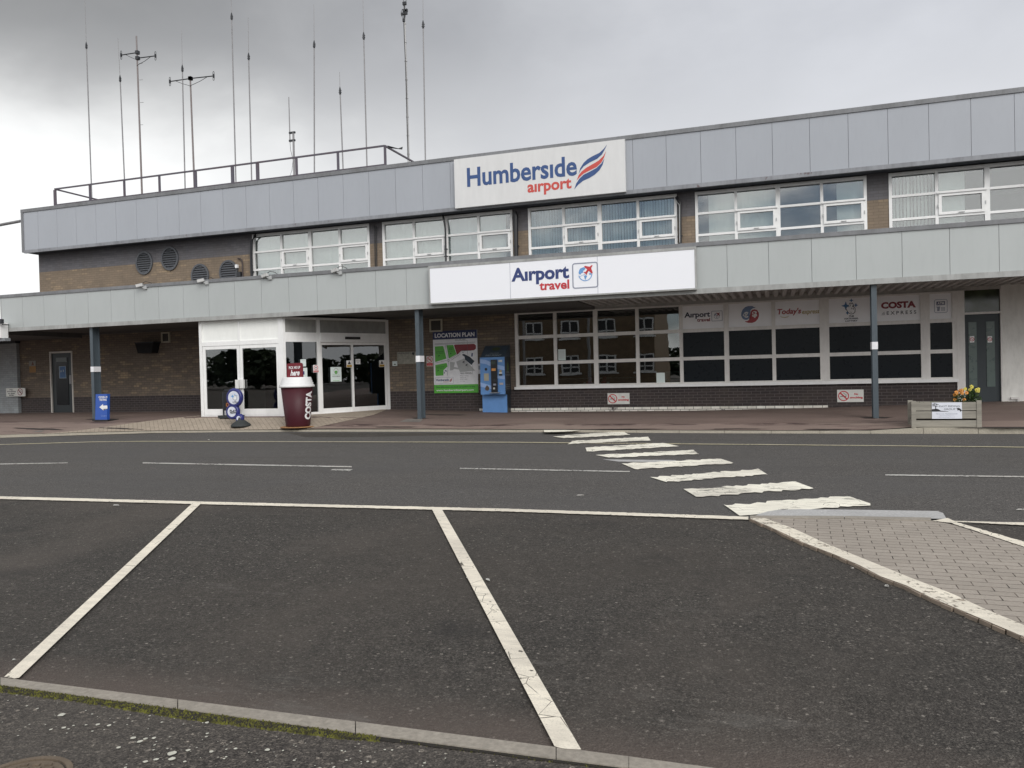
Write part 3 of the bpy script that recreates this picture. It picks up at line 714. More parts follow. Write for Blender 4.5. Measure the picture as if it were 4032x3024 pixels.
# ---- canopy
CX0 = -22.74
fascia('canopy_fascia', CX0, 12, -21.841, WD, YC, 2.80, 3.74, PAN_LO)
bm = nb(); box(bm, CX0, 12, YC+.021, YC+.06, 2.78, 3.74); box(bm, CX0-.03, CX0, YC+.0, 0, 2.78, 3.74); obj('canopy_fascia_backing', bm, plain('dark_gap', (.24, .25, .25), .7), TB)
bm = nb(); box(bm, CX0-.05, 12, YC-.03, YC+.12, 3.74, 3.83); obj('canopy_edge_trim', bm, TRIM, TB)
bm = nb(); box(bm, CX0, 12, YC-.025, YC+.08, 2.685, 2.80); obj('canopy_bottom_trim', bm, TRIM_LO, TB)
bm = nb(); box(bm, CX0, 12, YC+.06, YW-.01, 3.58, 3.66); obj('canopy_roof', bm, FELT, TB)
bm = nb(); box(bm, CX0, -4.6, YC+.08, -.004, 2.755, 2.775); box(bm, CX0, -4.6, -.06, -.002, 2.69, 2.755); obj('canopy_soffit', bm, SOFF, TB)
bm = nb(); x = -4.6; pit = .2
while x < 12:
    P = [(x, 2.86), (x+.03, 2.775), (x+.115, 2.775), (x+.145, 2.86), (x+pit, 2.86)]
    for (xa, za), (xb, zb) in zip(P, P[1:]): quad(bm, [(xa, YC+.08, za), (xb, YC+.08, zb), (xb, -.004, zb), (xa, -.004, za)])
    x += pit
obj('canopy_decking', bm, DECK, TB)
bm = nb(); box(bm, -6.9, 12, -.003, .12, 2.70, 2.95)
obj('head_board', bm, dirty('grimy_head_board', (.46, .44, .41), (.28, .27, .26), .7, .8, 2), TB)
# canopy columns
for u, v in ((375, 1652), (1655, 1650), (3449, 1648)):
    p = at(u, v, -2.88); X = p.x; zb = pz(X, -2.88)-.03
    bm = nb(); box(bm, X-.053, X+.053, -2.93, -2.905, zb, 2.76); box(bm, X-.053, X+.053, -2.70, -2.675, zb, 2.76); box(bm, X-.012, X+.012, -2.905, -2.70, zb, 2.76)
    col = obj('column', bm, COLM, TB)
    z0 = 1.36 if u < 3000 else 1.33
    bm = nb(); box(bm, X-.057, X+.057, -2.935, -2.671, z0, z0+.155); obj('white_band', bm, plain('band_white', (.8, .8, .82), .4), col)
# ---- door on the left wall
bm = nb(); box(bm, DX0, DX0+.05, -.03, .1, 0, DZ+.03); box(bm, DX1-.04, DX1, -.03, .1, 0, DZ+.03); box(bm, DX0+.05, DX1-.04, -.03, .1, DZ-.03, DZ+.03)
dr = obj('door', bm, plain('pale_frame', (.55, .52, .48), .5), TB)
bm = nb(); box(bm, DX0+.05, DX1-.04, .02, .07, 0, DZ-.03); obj('door_leaf', bm, plain('dark_green_door', (.012, .018, .021), .4), dr)
bm = nb(); box(bm, DX0+.24, DX1-.24, .005, .018, .28, 1.95); obj('door_glass', bm, plain('black_glass', (.006, .007, .009), .2, spec=.2), dr)
bm = nb(); box(bm, DX0+.27, DX1-.28, -.003, .004, 1.80, 1.95); obj('vision_panel', bm, plain('frosted', (.13, .15, .15), .4), dr)
bm = nb(); box(bm, DX1-.17, DX1-.08, -.02, .018, 1.02, 1.32); obj('handle', bm, GALV, dr)
# ---- upper windows
def window(x0, mull, x1, blind):
    zs = [4.0, 4.52, 5.085, 5.60]
    bm = nb(); y0, y1 = YW-.02, YW+.07
    box(bm, x0, x0+.07, y0, y1, 3.9, 5.66); box(bm, x1-.07, x1, y0, y1, 3.9, 5.66)
    box(bm, x0+.07, x1-.07, y0+.004, y1, 5.58, 5.66)
    for k, x in enumerate(mull):
        w = .055 if k == 1 else .035
        box(bm, x-w, x+w, y0+.002, y1, 3.9, 5.58)
    edges = [x0+.07]+[e for k, x in enumerate(mull) for e in (x-(.055 if k == 1 else .035), x+(.055 if k == 1 else .035))]+[x1-.07]
    cells = [(edges[2*i], edges[2*i+1]) for i in range(4)]
    for a, b_ in cells:
        for z in zs[:3]: box(bm, a, b_, y0+.006, y1, z-.03, z+.03)
    w = obj('window', bm, WHITE, TB)
    for i, (a, b_) in enumerate(cells):
        for j, (za, zb) in enumerate(((3.9, 3.97), (4.03, 4.49), (4.55, 5.055), (5.115, 5.58))):
            if j == 0: continue
            if j == 2 and i % 2: continue
            bm = nb(); box(bm, a, b_, YW+.03, YW+.036, za, zb); obj('pane', bm, GL_UP, w)
        if i % 2:
            bm = nb(); za, zb = 4.55, 5.055; t = .065; yy = y0-.025
            box(bm, a+.0, a+t, yy, YW+.03, za, zb); box(bm, b_-t, b_, yy, YW+.03, za, zb); box(bm, a+t, b_-t, yy, YW+.03, zb-t, zb); box(bm, a+t, b_-t, yy, YW+.03, za, za+t)
            box(bm, a-.04, b_+.04, yy-.03, y0+.002, zb, zb+.035)
            bevel(bm, .006, 1); cs = obj('casement', bm, WHITE, w)
            bm = nb(); box(bm, a+t, b_-t, YW+.012, YW+.018, za+t, zb-t); obj('pane', bm, GL_UP, w)
            bm = nb(); xm = (a+b_)/2; box(bm, xm-.06, xm+.06, yy-.02, yy, za+.02, za+.04); box(bm, a-.02, a+.0, yy-.012, yy+.01, 4.72, 4.80); box(bm, b_, b_+.02, yy-.012, yy+.01, 4.72, 4.80); obj('catch', bm, LGREY, w)
    # vertical blinds behind the glass
    for i, (a, b_) in enumerate(cells):
        spec = blind[i]
        if spec is None: continue
        kind, f0, f1, tilt = spec
        bm = nb(); xa, xb = a+(b_-a)*f0-.05, a+(b_-a)*f1+.05; x = xa; rr = random.Random(int(x0*100)+i)
        while x < xb-.04:
            an = tilt+rr.uniform(-.22, .22); dx, dy = .042*math.cos(an), .042*math.sin(an)
            quad(bm, [(x-dx+.045, YW+.19-dy, 3.9), (x+dx+.045, YW+.19+dy, 3.9), (x+dx+.045, YW+.19+dy, 5.58), (x-dx+.045, YW+.19-dy, 5.58)])
            x += .078
        obj('blind', bm, BLIND2 if kind == 'b' else BLIND, w)
    return w
window(*WIN[0], [('w', 0, 1, .12), ('w', 0, 1, .1), ('w', 0, 1, .5), ('w', 0, 1, .3)])
window(*WIN[1], [('w', 0, 1, .02), ('w', 0, 1, .02), ('b', 0, 1, .7), ('b', .0, .7, .6)])
window(*WIN[2], [('b', 0, 1, .85), ('b', 0, 1, .95), ('b', 0, 1, .9), ('b', 0, 1, .8)])
window(*WIN[3], [('w', .33, 1, .1), ('w', 0, 1, .05), None, ('w', .4, 1, .1)])
window(*WIN[4], [('w', 0, 1, .75), ('w', .1, .6, .1), None, ('w', 0, 1, .2)])
# grey head boards over the windows
# ---- ground-floor shop windows
GX = [-6.88, -5.73, -4.59, -3.45, -2.30, -1.15, .005, 1.20, 2.31, 3.44, 4.10]
wide = {5: .075, 7: .13, 9: .12, 3: .05, 1: .05}
bm = nb(); y0, y1 = -.05, .06
zr = [2.01, 1.28]
hw = [.045, .045, .06, .045, .045, .06, .045, .11, .045, .10, .045]
box(bm, GX[0]-.02, GX[0]+.07, y0, y1, .62, 2.70); box(bm, GX[-1]-.09, GX[-1]+.0, y0, y1, .62, 2.70)
for i, x in enumerate(GX[1:-1]): box(bm, x-hw[i+1], x+hw[i+1], y0+.003, y1, .62, 2.70)
ce = []
for i in range(10):
    a = GX[i]+(.07 if i == 0 else hw[i]); b_ = GX[i+1]-(.09 if i == 9 else hw[i+1]); ce.append((a, b_))
    for z in zr: box(bm, a, b_, y0+.006, y1, z-.045, z+.045)
    box(bm, a, b_, y0+.006, y1, 2.655, 2.70); box(bm, a, b_, y0+.006, y1, .62, .665)
SW = obj('shop_window', bm, WHITE_D, TB)
bm = nb(); box(bm, GX[0]-.06, GX[-1]+.02, -.09, .0, .548, .62); obj('sill', bm, WHITE, SW)
PANEL = {}
for i, (a, b_) in enumerate(ce):
    for j, (za, zb) in enumerate(((.665, 1.235), (1.325, 1.965), (2.055, 2.655))):
        bm = nb(); box(bm, a, b_, 0, .008, za, zb)
        if i < 4: obj('pane', bm, GL_LO, SW)
        elif j < 2: obj('blackout_pane', bm, FILM, SW)
        else: PANEL[i] = bm
# things behind the glass
SH = thing('shop_counter', 'white edged counter and desks dimly visible behind the left shop window panes', 'counter', (-5, 2.0, 0))
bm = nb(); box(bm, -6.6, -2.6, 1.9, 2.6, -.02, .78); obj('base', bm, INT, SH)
bm = nb(); box(bm, -6.3, -5.4, 1.85, 2.6, .78, .81); box(bm, -5.0, -3.9, 1.85, 2.6, .78, .81); box(bm, -2.9, -2.4, 1.2, 1.5, .7, .95); obj('top', bm, plain('desk_top', (.5, .55, .55), .5), SH)
for k, (u, lab) in enumerate(((2320, 'red and white soft toy on the window sill beside the mullion, left of the pair'), (2378, 'red and white soft toy on the window sill beside the mullion, right of the pair'))):
    p = at(u, 1512, .2); t = thing('soft_toy', lab, 'soft toy', (p.x, .2, .6), 'soft toys on the window sill')
    bm = nb(); bmesh.ops.create_uvsphere(bm, u_segments=12, v_segments=8, radius=.09, matrix=Matrix.Translation((p.x, .2, .69)) @ Matrix.Diagonal((1, .8, .8, 1))); obj('body', bm, REDP, t, True)
    bm = nb()
    for s in (-1, 1): bmesh.ops.create_uvsphere(bm, u_segments=10, v_segments=6, radius=.045, matrix=Matrix.Translation((p.x+s*.12, .17, .67)))
    obj('paw', bm, WHT, t, True)
    bm = nb(); bmesh.ops.create_uvsphere(bm, u_segments=10, v_segments=8, radius=.06, matrix=Matrix.Translation((p.x+.02, .2, .80))); obj('head', bm, DKRED, t, True)
# ---- right door
DR = nb(); XD0, XD1 = 4.27, 5.01
box(DR, 4.10, XD0, -.055, .05, .0, 2.70); d2 = obj('side_door', DR, WHITE_D, TB)
bm = nb(); box(bm, XD0, XD1, -.02, .03, 2.13, 2.18); box(bm, XD1, XD1+.03, -.02, .03, .05, 2.70); obj('door_frame', bm, WHITE_D, d2)
bm = nb(); box(bm, XD0, XD1, .04, .07, 2.18, 2.70); 
obj('transom', bm, plain('yellow_reflection_glass', (.035, .045, .02), .12, var=.6, scale=2.5), d2)  # yellowish reflection in the transom pane is painted into its mottled colour
bm = nb(); box(bm, XD0, XD1-.0, .05, .09, .03, 2.13); obj('door_leaf', bm, plain('slate_door', (.028, .038, .044), .45, bstr=.1), d2)
for xa in (XD0+.09, XD0+.46):
    bm = nb(); box(bm, xa, xa+.17, .035, .049, .42, 1.95); obj('door_glass', bm, plain('green_grey_glass', (.10, .135, .125), .3), d2)
for u0, u1 in ((3819, 3836), (3889, 3906)):
    a = at(u0, 1349, .03); b_ = at(u1, 1323, .03)
    bm = nb(); box(bm, a.x, b_.x, .028, .033, a.z, b_.z)
    nt_ = tag(obj('door_notice', bm, WHT), 'small no smoking sticker on the %s glass strip of the slate door' % ('left' if u0 < 3850 else 'right'), 'sticker', 'stickers on the slate side door')
    bm = nb(); c = Vector(((a.x+b_.x)/2, .026, (a.z+b_.z)/2)); annulus(bm, c, .034, .046, 20); quad(bm, [c+Vector((-.03, 0, .024)), c+Vector((-.024, 0, .03)), c+Vector((.03, 0, -.024)), c+Vector((.024, 0, -.03))]); obj('symbol', bm, REDP, nt_)
# small wall fixture right of the door
hs_ = at(3980, 1572, -.03); bm = nb(); box(bm, hs_.x, hs_.x+.16, -.06, -.004, hs_.z, hs_.z+.05); box(bm, hs_.x+.13, hs_.x+.17, -.05, -.004, hs_.z-.08, hs_.z+.02); bevel(bm, .008)
tag(obj('overflow_pipe', bm, WHITE_D), 'short white overflow pipe low on the white wall right of the slate door', 'pipe')
# ---- louvre vents
for k, (u, v) in enumerate(((568, 1035), (669, 1018), (788, 1086), (900, 1072))):
    p = at(u, v, YW-.02); r = .30; ek = 1.12
    bm = nb(); n = 36
    for i in range(n):
        a0, a1 = 2*math.pi*i/n, 2*math.pi*(i+1)/n
        def q_(a, rr, y): return (p.x+rr*math.cos(a), y, p.z+rr*ek*math.sin(a))
        for f in ([q_(a0, r, YW-.05), q_(a1, r, YW-.05), q_(a1, r+.055, YW-.05), q_(a0, r+.055, YW-.05)], [q_(a0, r+.055, YW-.05), q_(a1, r+.055, YW-.05), q_(a1, r+.055, YW), q_(a0, r+.055, YW)], [q_(a0, r, YW-.05), q_(a0, r, YW), q_(a1, r, YW), q_(a1, r, YW-.05)]): quad(bm, f)
    vt = obj('vent', bm, plain('vent_grey', (.085, .09, .10), .5), TB)
    bm = nb(); disc(bm, (p.x, YW-.002, p.z), r, 30, rz=r*ek); obj('vent_backing', bm, BLK, vt)
    bm = nb()
    for i in range(-4, 5):
        z = i*.075; hwid = r*math.sqrt(max(0, 1-(z/(r*ek))**2))
        if hwid > .05: poly(bm, [(p.x-hwid, YW-.045, p.z+z-.03), (p.x+hwid, YW-.045, p.z+z-.03), (p.x+hwid, YW-.008, p.z+z+.022), (p.x-hwid, YW-.008, p.z+z+.022)], .006, (0, 0, 1))
    obj('louvre', bm, plain('vent_grey', (.085, .09, .10), .5), vt)
# ---- fans and boxes in the lower walls
for u0, v0, u1, v1, nm in ((636, 1350, 668, 1310, 'a'), (1692, 1308, 1741, 1255, 'b')):
    a = at(u0, v0, -.03); b_ = at(u1, v1, -.03)
    if nm == 'a': b_.z = a.z+(b_.x-a.x)
    bm = nb(); t = .045
    box(bm, a.x, a.x+t, -.05, 0, a.z, b_.z); box(bm, b_.x-t, b_.x, -.05, 0, a.z, b_.z); box(bm, a.x+t, b_.x-t, -.05, 0, b_.z-t, b_.z); box(bm, a.x+t, b_.x-t, -.05, 0, a.z, a.z+t)
    f = obj('extractor_fan', bm, plain('cream_frame', (.42, .39, .31), .6), TB)
    bm = nb(); box(bm, a.x+t, b_.x-t, -.02, 0, a.z+t, b_.z-t); obj('grille', bm, plain('fan_grille', (.05, .045, .04), .6, scale=40, var=.4), f)

# ================================================================== ENTRANCE LOBBY
EX0, EX1, EY = -15.36, -12.58, -2.86
LT = 2.70
lb = thing('entrance_lobby', 'white framed glass entrance lobby with hinged and sliding doors under the canopy', 'entrance', (EX0, EY, 0))
def face(M, width, posts, transoms, name_mt=WHITE, t=.07, z0=0.0):
    bm = nb()
    for a, b_ in posts: box(bm, a, b_, -.01, .09, z0, LT, M)
    for a, b_, za, zb, y in transoms: box(bm, a, b_, y, .08, za, zb, M)
    return bm
I4 = Matrix.Translation((EX0, EY, 0))
wf = EX1-EX0
def lx(u, v=1450): return at(u, v, EY).x-EX0
zt = at(797, 1343, EY).z; zt2 = at(797, 1334, EY).z
xm0, xm1 = lx(940), lx(957)
bm = face(I4, wf, [(0, .09), (wf-.15, wf)], [(.09, wf-.15, LT-.07, LT, .0), (.09, wf-.15, 1.98, 2.10, .0), (1.30, 1.37, 2.10, LT-.07, .002), (.09, wf-.15, -.02, .03, .01)])
obj('front_frame', bm, WHITE, lb)
bm = nb(); box(bm, .09, 1.30, .03, .05, 2.10, LT-.07, I4); box(bm, 1.37, wf-.15, .03, .05, 2.10, LT-.07, I4); obj('spandrel_panel', bm, WPAN, lb)
for k, (a, b_) in enumerate(((.10, 1.335), (1.345, wf-.16))):
    bm = nb(); t = .085
    box(bm, a, a+t, .012, .06, .035, 1.975, I4); box(bm, b_-t, b_, .012, .06, .035, 1.975, I4); box(bm, a+t, b_-t, .012, .06, 1.885, 1.975, I4); box(bm, a+t, b_-t, .012, .06, .035, .21, I4)
    d = obj('door', bm, WHITE, lb)
    bm = nb(); box(bm, a+t, b_-t, .03, .036, .21, 1.885, I4); obj('door_glass', bm, GL_EN, d)
    bm = nb(); hx = b_-t-.03 if k == 0 else a-.0
    box(bm, hx, hx+.14, -.06, .01, .78, 1.02, I4); bevel(bm, .01); obj('handle', bm, plain('handle_white', (.7, .7, .68), .4), d)
# angled sliding-door face
EX2, EY2 = -10.90, .0
dv = Vector((EX2-EX1, EY2-EY, 0)); WA = dv.length; ang = math.atan2(dv.y, dv.x)
MA = Matrix.Translation((EX1, EY, 0)) @ Matrix.Rotation(ang, 4, 'Z')
nrm = Vector((math.sin(ang), -math.cos(ang), 0)); O_ = Vector((EX1, EY, 0))
def ua(u, v=1450):
    r = ray(u, v); t = (O_-CAM).dot(nrm)/r.dot(nrm); p = CAM+r*t; return (p-O_).dot(dv.normalized()), p.z
u1, _ = ua(1254.5); u1b, _ = ua(1262); u2, _ = ua(1389); u2b, _ = ua(1397); u3, _ = ua(1516)
ztr, _z = ua(1254, 1335)[1], 0
zh = ua(1254, 1304)[1]
bm = nb()
for a, b_ in ((.0, .06), (u1-.03, u1+.07), (WA-.09, WA)): box(bm, a, b_, -.012, .09, 0, LT, MA)
box(bm, .06, u1-.03, 0, .08, LT-.06, LT, MA); box(bm, u1+.07, WA-.09, 0, .08, LT-.06, LT, MA)
box(bm, .06, u1-.03, 0, .08, 2.02, 2.28, MA); box(bm, u1+.07, WA-.09, -.05, .08, 2.02, 2.28, MA)
box(bm, .06, u1-.03, 0, .08, 0.0, .07, MA); box(bm, u1+.07, WA-.09, 0, .08, 0, .03, MA)
obj('side_frame', bm, WHITE, lb)
bm = nb(); box(bm, .06, u1-.03, .03, .05, 2.28, LT-.06, MA); box(bm, u1+.07, WA-.09, .03, .05, 2.28, LT-.06, MA); obj('stained_panel', bm, GPAN, lb)
bm = nb(); box(bm, .06, u1-.03, .035, .041, .07, 2.02, MA); obj('fixed_glass', bm, GL_EN, lb)
bm = nb(); box(bm, u2-.25, u2+.22, -.10, -.05, 2.10, 2.17, MA); bevel(bm, .01); obj('door_sensor', bm, BLK, lb)
ed = [(u1+.07, u2+.03, .03), (u2-.03, WA-.10, -.005)]
for k, (a, b_, y) in enumerate(ed):
    bm = nb(); t = .06
    box(bm, a, a+t, y, y+.035, .03, 2.015, MA); box(bm, b_-t, b_, y, y+.035, .03, 2.015, MA); box(bm, a+t, b_-t, y, y+.035, 1.94, 2.015, MA); box(bm, a+t, b_-t, y, y+.035, .03, .15, MA)
    d = obj('sliding_door', bm, WHITE, lb)
    bm = nb(); box(bm, a+t, b_-t, y+.014, y+.02, .15, 1.94, MA); obj('door_glass', bm, GL_EN, d)
# lobby return wall, roof, inner floor
bm = nb(); box(bm, EX0+.0, EX0+.05, EY+.09, -.0, 0, LT, ); obj('left_return', bm, WHITE, lb)
bm = nb(); poly(bm, [(EX0+.05, EY+.05, .012), (EX1, EY+.05, .012), (EX2, -.02, .012), (EX0+.05, -.02, .012)], .03, (0, 0, -1)); obj('lobby_mat', bm, plain('entrance_mat', (.035, .035, .038), .9), lb)
bm = nb(); box(bm, EX0+.1, EX2, .9, .95, 0, 2.6); box(bm, -13.6, -13.5, -1.2, .8, 0, 2.5); obj('inner_screen', bm, plain('inner_dark', (.05, .055, .06), .5), lb)
# notices on the angled face (each its own thing)
def notice(nm, label, cat, u0, v0, u1_, v1_, back, parts, group=None, y=-.02):
    a, za = ua(u0, v0); b_, zb = ua(u1_, v1_)
    bm = nb(); box(bm, a, b_, y-.004, y, za, zb, MA); o = tag(obj(nm, bm, back), label, cat, group)
    for (kind, mt, fx0, fz0, fx1, fz1, *ex) in parts:
        bm = nb(); X0, X1, Z0, Z1 = a+(b_-a)*fx0, a+(b_-a)*fx1, za+(zb-za)*fz0, za+(zb-za)*fz1
        if kind == 'q': quad(bm, [(X0, y-.006, Z0), (X1, y-.006, Z0), (X1, y-.006, Z1), (X0, y-.006, Z1)])
        elif kind == 'tri': quad(bm, [(X0, y-.007, Z0), (X1, y-.007, Z0), ((X0+X1)/2, y-.007, Z1)])
        elif kind == 'ring': annulus(bm, ((X0+X1)/2, y-.007, (Z0+Z1)/2), (X1-X0)*.38, (X1-X0)*.5, 24)
        elif kind == 'disc': disc(bm, ((X0+X1)/2, y-.007, (Z0+Z1)/2), (X1-X0)*.5, 16)
        elif kind == 't': txt(bm, ex[0], X0, X1, Z0, Z1, y-.008, .01)
        bmesh.ops.transform(bm, matrix=MA, verts=bm.verts); obj('print', bm, mt, o)
    return o
warn = [('q', YELP, .05, .05, .95, .36), ('tri', BLK, .2, .45, .8, .93), ('t', BLK, .15, .1, .85, .3, 'Automatic door')]
notice('warning_notice', 'yellow warning triangle sticker near the left sliding door edge', 'sticker', 1363, 1447, 1384, 1419, WHT, warn, 'warning stickers on the sliding doors')
notice('warning_notice', 'yellow warning triangle sticker at the far right of the right sliding door', 'sticker', 1492, 1445, 1512, 1418, WHT, warn, 'warning stickers on the sliding doors')
notice('keep_clear_notice', 'small white text notice left side of right sliding door', 'notice', 1399, 1434, 1417, 1414, WHT, [('t', BLK, .1, .55, .9, .8, 'Automatic'), ('t', BLK, .3, .2, .7, .42, 'door')])
notice('no_dogs_notice', 'red and white no dogs sticker on the fixed glass beside the doors', 'sticker', 1232, 1467, 1253, 1437, WHT, [('q', REDP, .05, .04, .95, .26), ('ring', REDP, .12, .32, .88, .95), ('t', WHT, .15, .08, .85, .2, 'No dogs'), ('disc', BLK, .38, .52, .62, .75)])
notice('mask_poster', 'white poster with a green mask face taped to the left sliding door', 'poster', 1301, 1503, 1342, 1445, PAPER, [('ring', LGREY, .28, .6, .72, .9), ('disc', GREENP, .36, .55, .64, .72), ('t', GREENP, .2, .45, .8, .49, 'Please wear a mask'), ('t', BLK, .16, .33, .86, .39, 'FACE COVERINGS'), ('q', GREENP, .2, .05, .8, .075)])
notice('paper_notice', 'blank pale paper notice high on the fixed glass above the cup', 'notice', 1182, 1443, 1203, 1415, PAPER, [('t', GREY_P, .2, .8, .8, .9, 'Notice')])
notice('blue_print_notice', 'pale notice with blue print behind the pick me up card', 'notice', 1193, 1493, 1208, 1448, PAPER, [('q', NAVY, .0, .4, .3, .7)])

# ================================================================== SIDE BUILDING AT LEFT
SB = thing('side_building', 'grey painted brick annexe wall at the left edge under the canopy end', 'building', (-27, -.6, 0))
bm = nb(); box(bm, -34, -25.75, -.12, 3.9, -.3, 2.52); obj('wall', bm, BR_PAINT, SB)
bm = nb(); box(bm, -34, -25.7, -.2, 0.0, 2.52, 2.60); obj('roof_edge', bm, DARKM, SB)
a = at(-60, 1335, -3.2); b_ = at(13, 1270, -3.2)
bm = nb(); box(bm, -36, -22.79, -3.02, -.005, 2.61, 2.95); obj('porch_roof', bm, SOFF, SB)
bm = nb(); box(bm, a.x-3, b_.x, -3.3, -3.05, a.z, b_.z); obj('porch_fascia', bm, WHITE, SB)
bm = nb(); box(bm, a.x-3, b_.x+.1, -3.25, -3.06, a.z-.09, a.z-.001); obj('porch_trim', bm, plain('slate_trim', (.2, .21, .22), .5), SB)
p = at(5, 1268, -3.35); fl = thing('floodlight', 'small black floodlight above the white porch at the left edge', 'floodlight', p)
bm = nb(); box(bm, p.x-.09, p.x+.06, p.y-.05, p.y+.04, p.z-.05, p.z+.09); bevel(bm, .01); obj('housing', bm, DARKM, fl)
bm = nb(); box(bm, p.x-.01, p.x+.01, p.y+.03, p.y+.25, p.z-.09, p.z-.06); obj('bracket', bm, DARKM, fl)
# pipe out of the upper fascia at left
a = at(-400, 960, YU+.3); b_ = at(80, 870, YU+.3)
bm = nb(); tube(bm, [a, b_], .045, 10); tube(bm, [a+Vector((0, 0, -.05)), b_+Vector((0, 0, -.05))], .012, 6)
tag(obj('service_pipe', bm, GALV), 'grey service pipe running left from the end of the upper fascia', 'pipe')

# ================================================================== ROOF RAIL AND ANTENNAS
YR = .32
ra, rb = at(215, 742, YR), at(1515, 577, YR)
zt_ = (ra.z+rb.z)/2
RL = thing('roof_railing', 'dark steel roof railing along the left half of the flat roof', 'railing', (ra.x, YR, 7.0))
def railpt(u): 
    p = at(u, 650, YR); return p.x
bm = nb(); box(bm, ra.x, rb.x, YR-.02, YR+.02, zt_-.025, zt_+.025); obj('top_rail', bm, RAILM, RL)
bm = nb(); box(bm, ra.x, rb.x, YR-.015, YR+.015, zt_-.58, zt_-.545); obj('lower_rail', bm, RAILM, RL)
for nm, X, L_ in (('side_rail', ra.x, 3.6), ('side_rail', rb.x, 3.2)):
    bm = nb(); box(bm, X-.02, X+.02, YR+.02, YR+L_, zt_-.025, zt_+.025); box(bm, X-.015, X+.015, YR+.02, YR+L_, zt_-.58, zt_-.55)
    obj(nm, bm, RAILM, RL)
for k, u in enumerate((224, 350, 486, 625, 767, 914, 1013, 1167, 1331, 1508)):
    X = railpt(u) if k not in (0, 9) else (ra.x if k == 0 else rb.x)
    w = .055 if k in (0, 4, 5, 6) else .035
    bm = nb(); box(bm, X-w, X+w, YR-.012, YR+.03, 7.0, zt_-.03); obj('post', bm, RAILM, RL)
bm = nb(); X = rb.x; box(bm, X-.02, X+.04, YR+2.6, YR+2.66, 7.0, zt_); obj('post', bm, RAILM, RL)
bm = nb(); poly(bm, [(rb.x+.03, YR+.1, zt_+.035), (rb.x+.2, YR+.5, zt_+.03), (rb.x+.32, YR+.55, zt_+.08), (rb.x+.3, YR+.55, zt_+.0), (rb.x+.05, YR+.2, zt_-.02)], .02); obj('clip', bm, DARKM, RL)

YA = 2.2
def mast(u, v, tu, tv, ju, jv, label, jr_=.0, Y=YA, off=False, r=.023, mt=GALV):
    b_ = at(u, v, Y); j = at(ju, jv, Y)
    top = at(tu, tv, Y); base = Vector((b_.x+(b_.x-j.x)*(b_.z-7.0)/(j.z-b_.z), Y, 7.02))
    t = thing('radio_antenna', label, 'antenna', base, 'radio antennas on the flat roof')
    bm = nb(); tube(bm, [base, base.lerp(j, .6), j], [r, r, r*.85], 8); obj('mast', bm, mt, t)
    bm = nb(); d = (j-base).normalized()
    tube(bm, [j-d*.12, j-d*.08, j+d*.05, j+d*.14], [.03, .038, .034, .01], 8); box(bm, j.x-.05, j.x+.05, Y-.02, Y+.02, j.z-.06, j.z-.045); box(bm, j.x-.04, j.x+.05, Y-.02, Y+.02, j.z+.0, j.z+.015); obj('clamp', bm, DARKM, t)
    bm = nb(); tube(bm, [j, top], [.011, .006], 6); obj('whip', bm, GALV, t)
    bm = nb(); box(bm, base.x-.12, base.x+.12, Y-.12, Y+.12, 7.02, 7.05); obj('base_plate', bm, DARKM, t)
    return t
mast(362, 790, 332, -60, 340, 180, 'tall whip antenna at the far left of the roof, reaching out of the frame')
mast(493, 775, 464, 150, 473, 310, 'shorter antenna with a thick grey whip, just left of the stepped dipole mast')
mast(729, 745, 715, 121, 718, 270, 'thin whip antenna just behind the left arm of the T shaped dipole mast')
mast(929, 720, 909, -60, 912, 65, 'very tall whip antenna near mid railing, right of the T shaped mast')
mast(991, 715, 977, 67, 979, 223, 'slim whip antenna with its tip in view, right of the very tall one')
mast(1238, 683, 1236, 17, 1237, 175, 'tall upright whip antenna right of the short bracketed one')
mast(1351, 670, 1337, 283, 1339, 358, 'shortest of the single whip antennas, standing over the right part of the railing')
mast(1445, 658, 1428, -60, 1432, 142, 'tall whip antenna just left of the right railing corner')
mast(1675, 630, 1665, -60, 1666, 97, 'rightmost whip antenna, standing beyond the right end of the railing')
def loop(bm, c, h=.16, w=.028):
    P = [c+Vector((w, 0, -h+w)), c+Vector((w, 0, h-w)), c+Vector((w*.7, 0, h-w*.3)), c+Vector((0, 0, h)), c+Vector((-w*.7, 0, h-w*.3)), c+Vector((-w, 0, h-w)), c+Vector((-w, 0, -h+w)), c+Vector((-w*.7, 0, -h+w*.3)), c+Vector((0, 0, -h)), c+Vector((w*.7, 0, -h+w*.3)), c+Vector((w, 0, -h+w))]
    tube(bm, P, .009, 6)
def dipole(label, u, v, tu, tv, arms, pegs):
    b_ = at(u, v, YA); top = at(tu, tv, YA); base = Vector((b_.x+.02, YA, 7.02))
    t = thing('dipole_antenna', label, 'antenna', base, 'dipole antenna masts on the flat roof')
    bm = nb(); tube(bm, [base, base.lerp(top, .5), top], [.036, .032, .028], 8); obj('mast', bm, dirty('brown_grey_mast', (.22, .2, .2), (.14, .09, .07), .5, .6, 4), t)
    for (a, b2) in arms:
        p, q = at(*a, YA), at(*b2, YA); bm = nb(); tube(bm, [p, q], .02, 8); box(bm, q.x-.02, q.x+.02, YA-.03, YA+.03, q.z-.06, q.z+.06); box(bm, p.x-.06, p.x+.06, YA-.06, YA+.06, p.z-.06, p.z+.06); obj('arm', bm, DARKM, t)
        bm = nb(); loop(bm, q+Vector((.0, 0, 0))); obj('dipole_loop', bm, DARKM, t)
        m_ = p.lerp(q, .75); bm = nb(); tube(bm, [m_, p.lerp(q, .4)+Vector((0, 0, -.14)), Vector((p.x, YA-.04, p.z-.28))], .009, 6); obj('cable', bm, BLK, t)
    for (a, b2) in pegs:
        bm = nb(); tube(bm, [at(a, b2, YA), at(a+13, b2-1, YA)], .008, 5); obj('peg', bm, GALV, t)
    return t
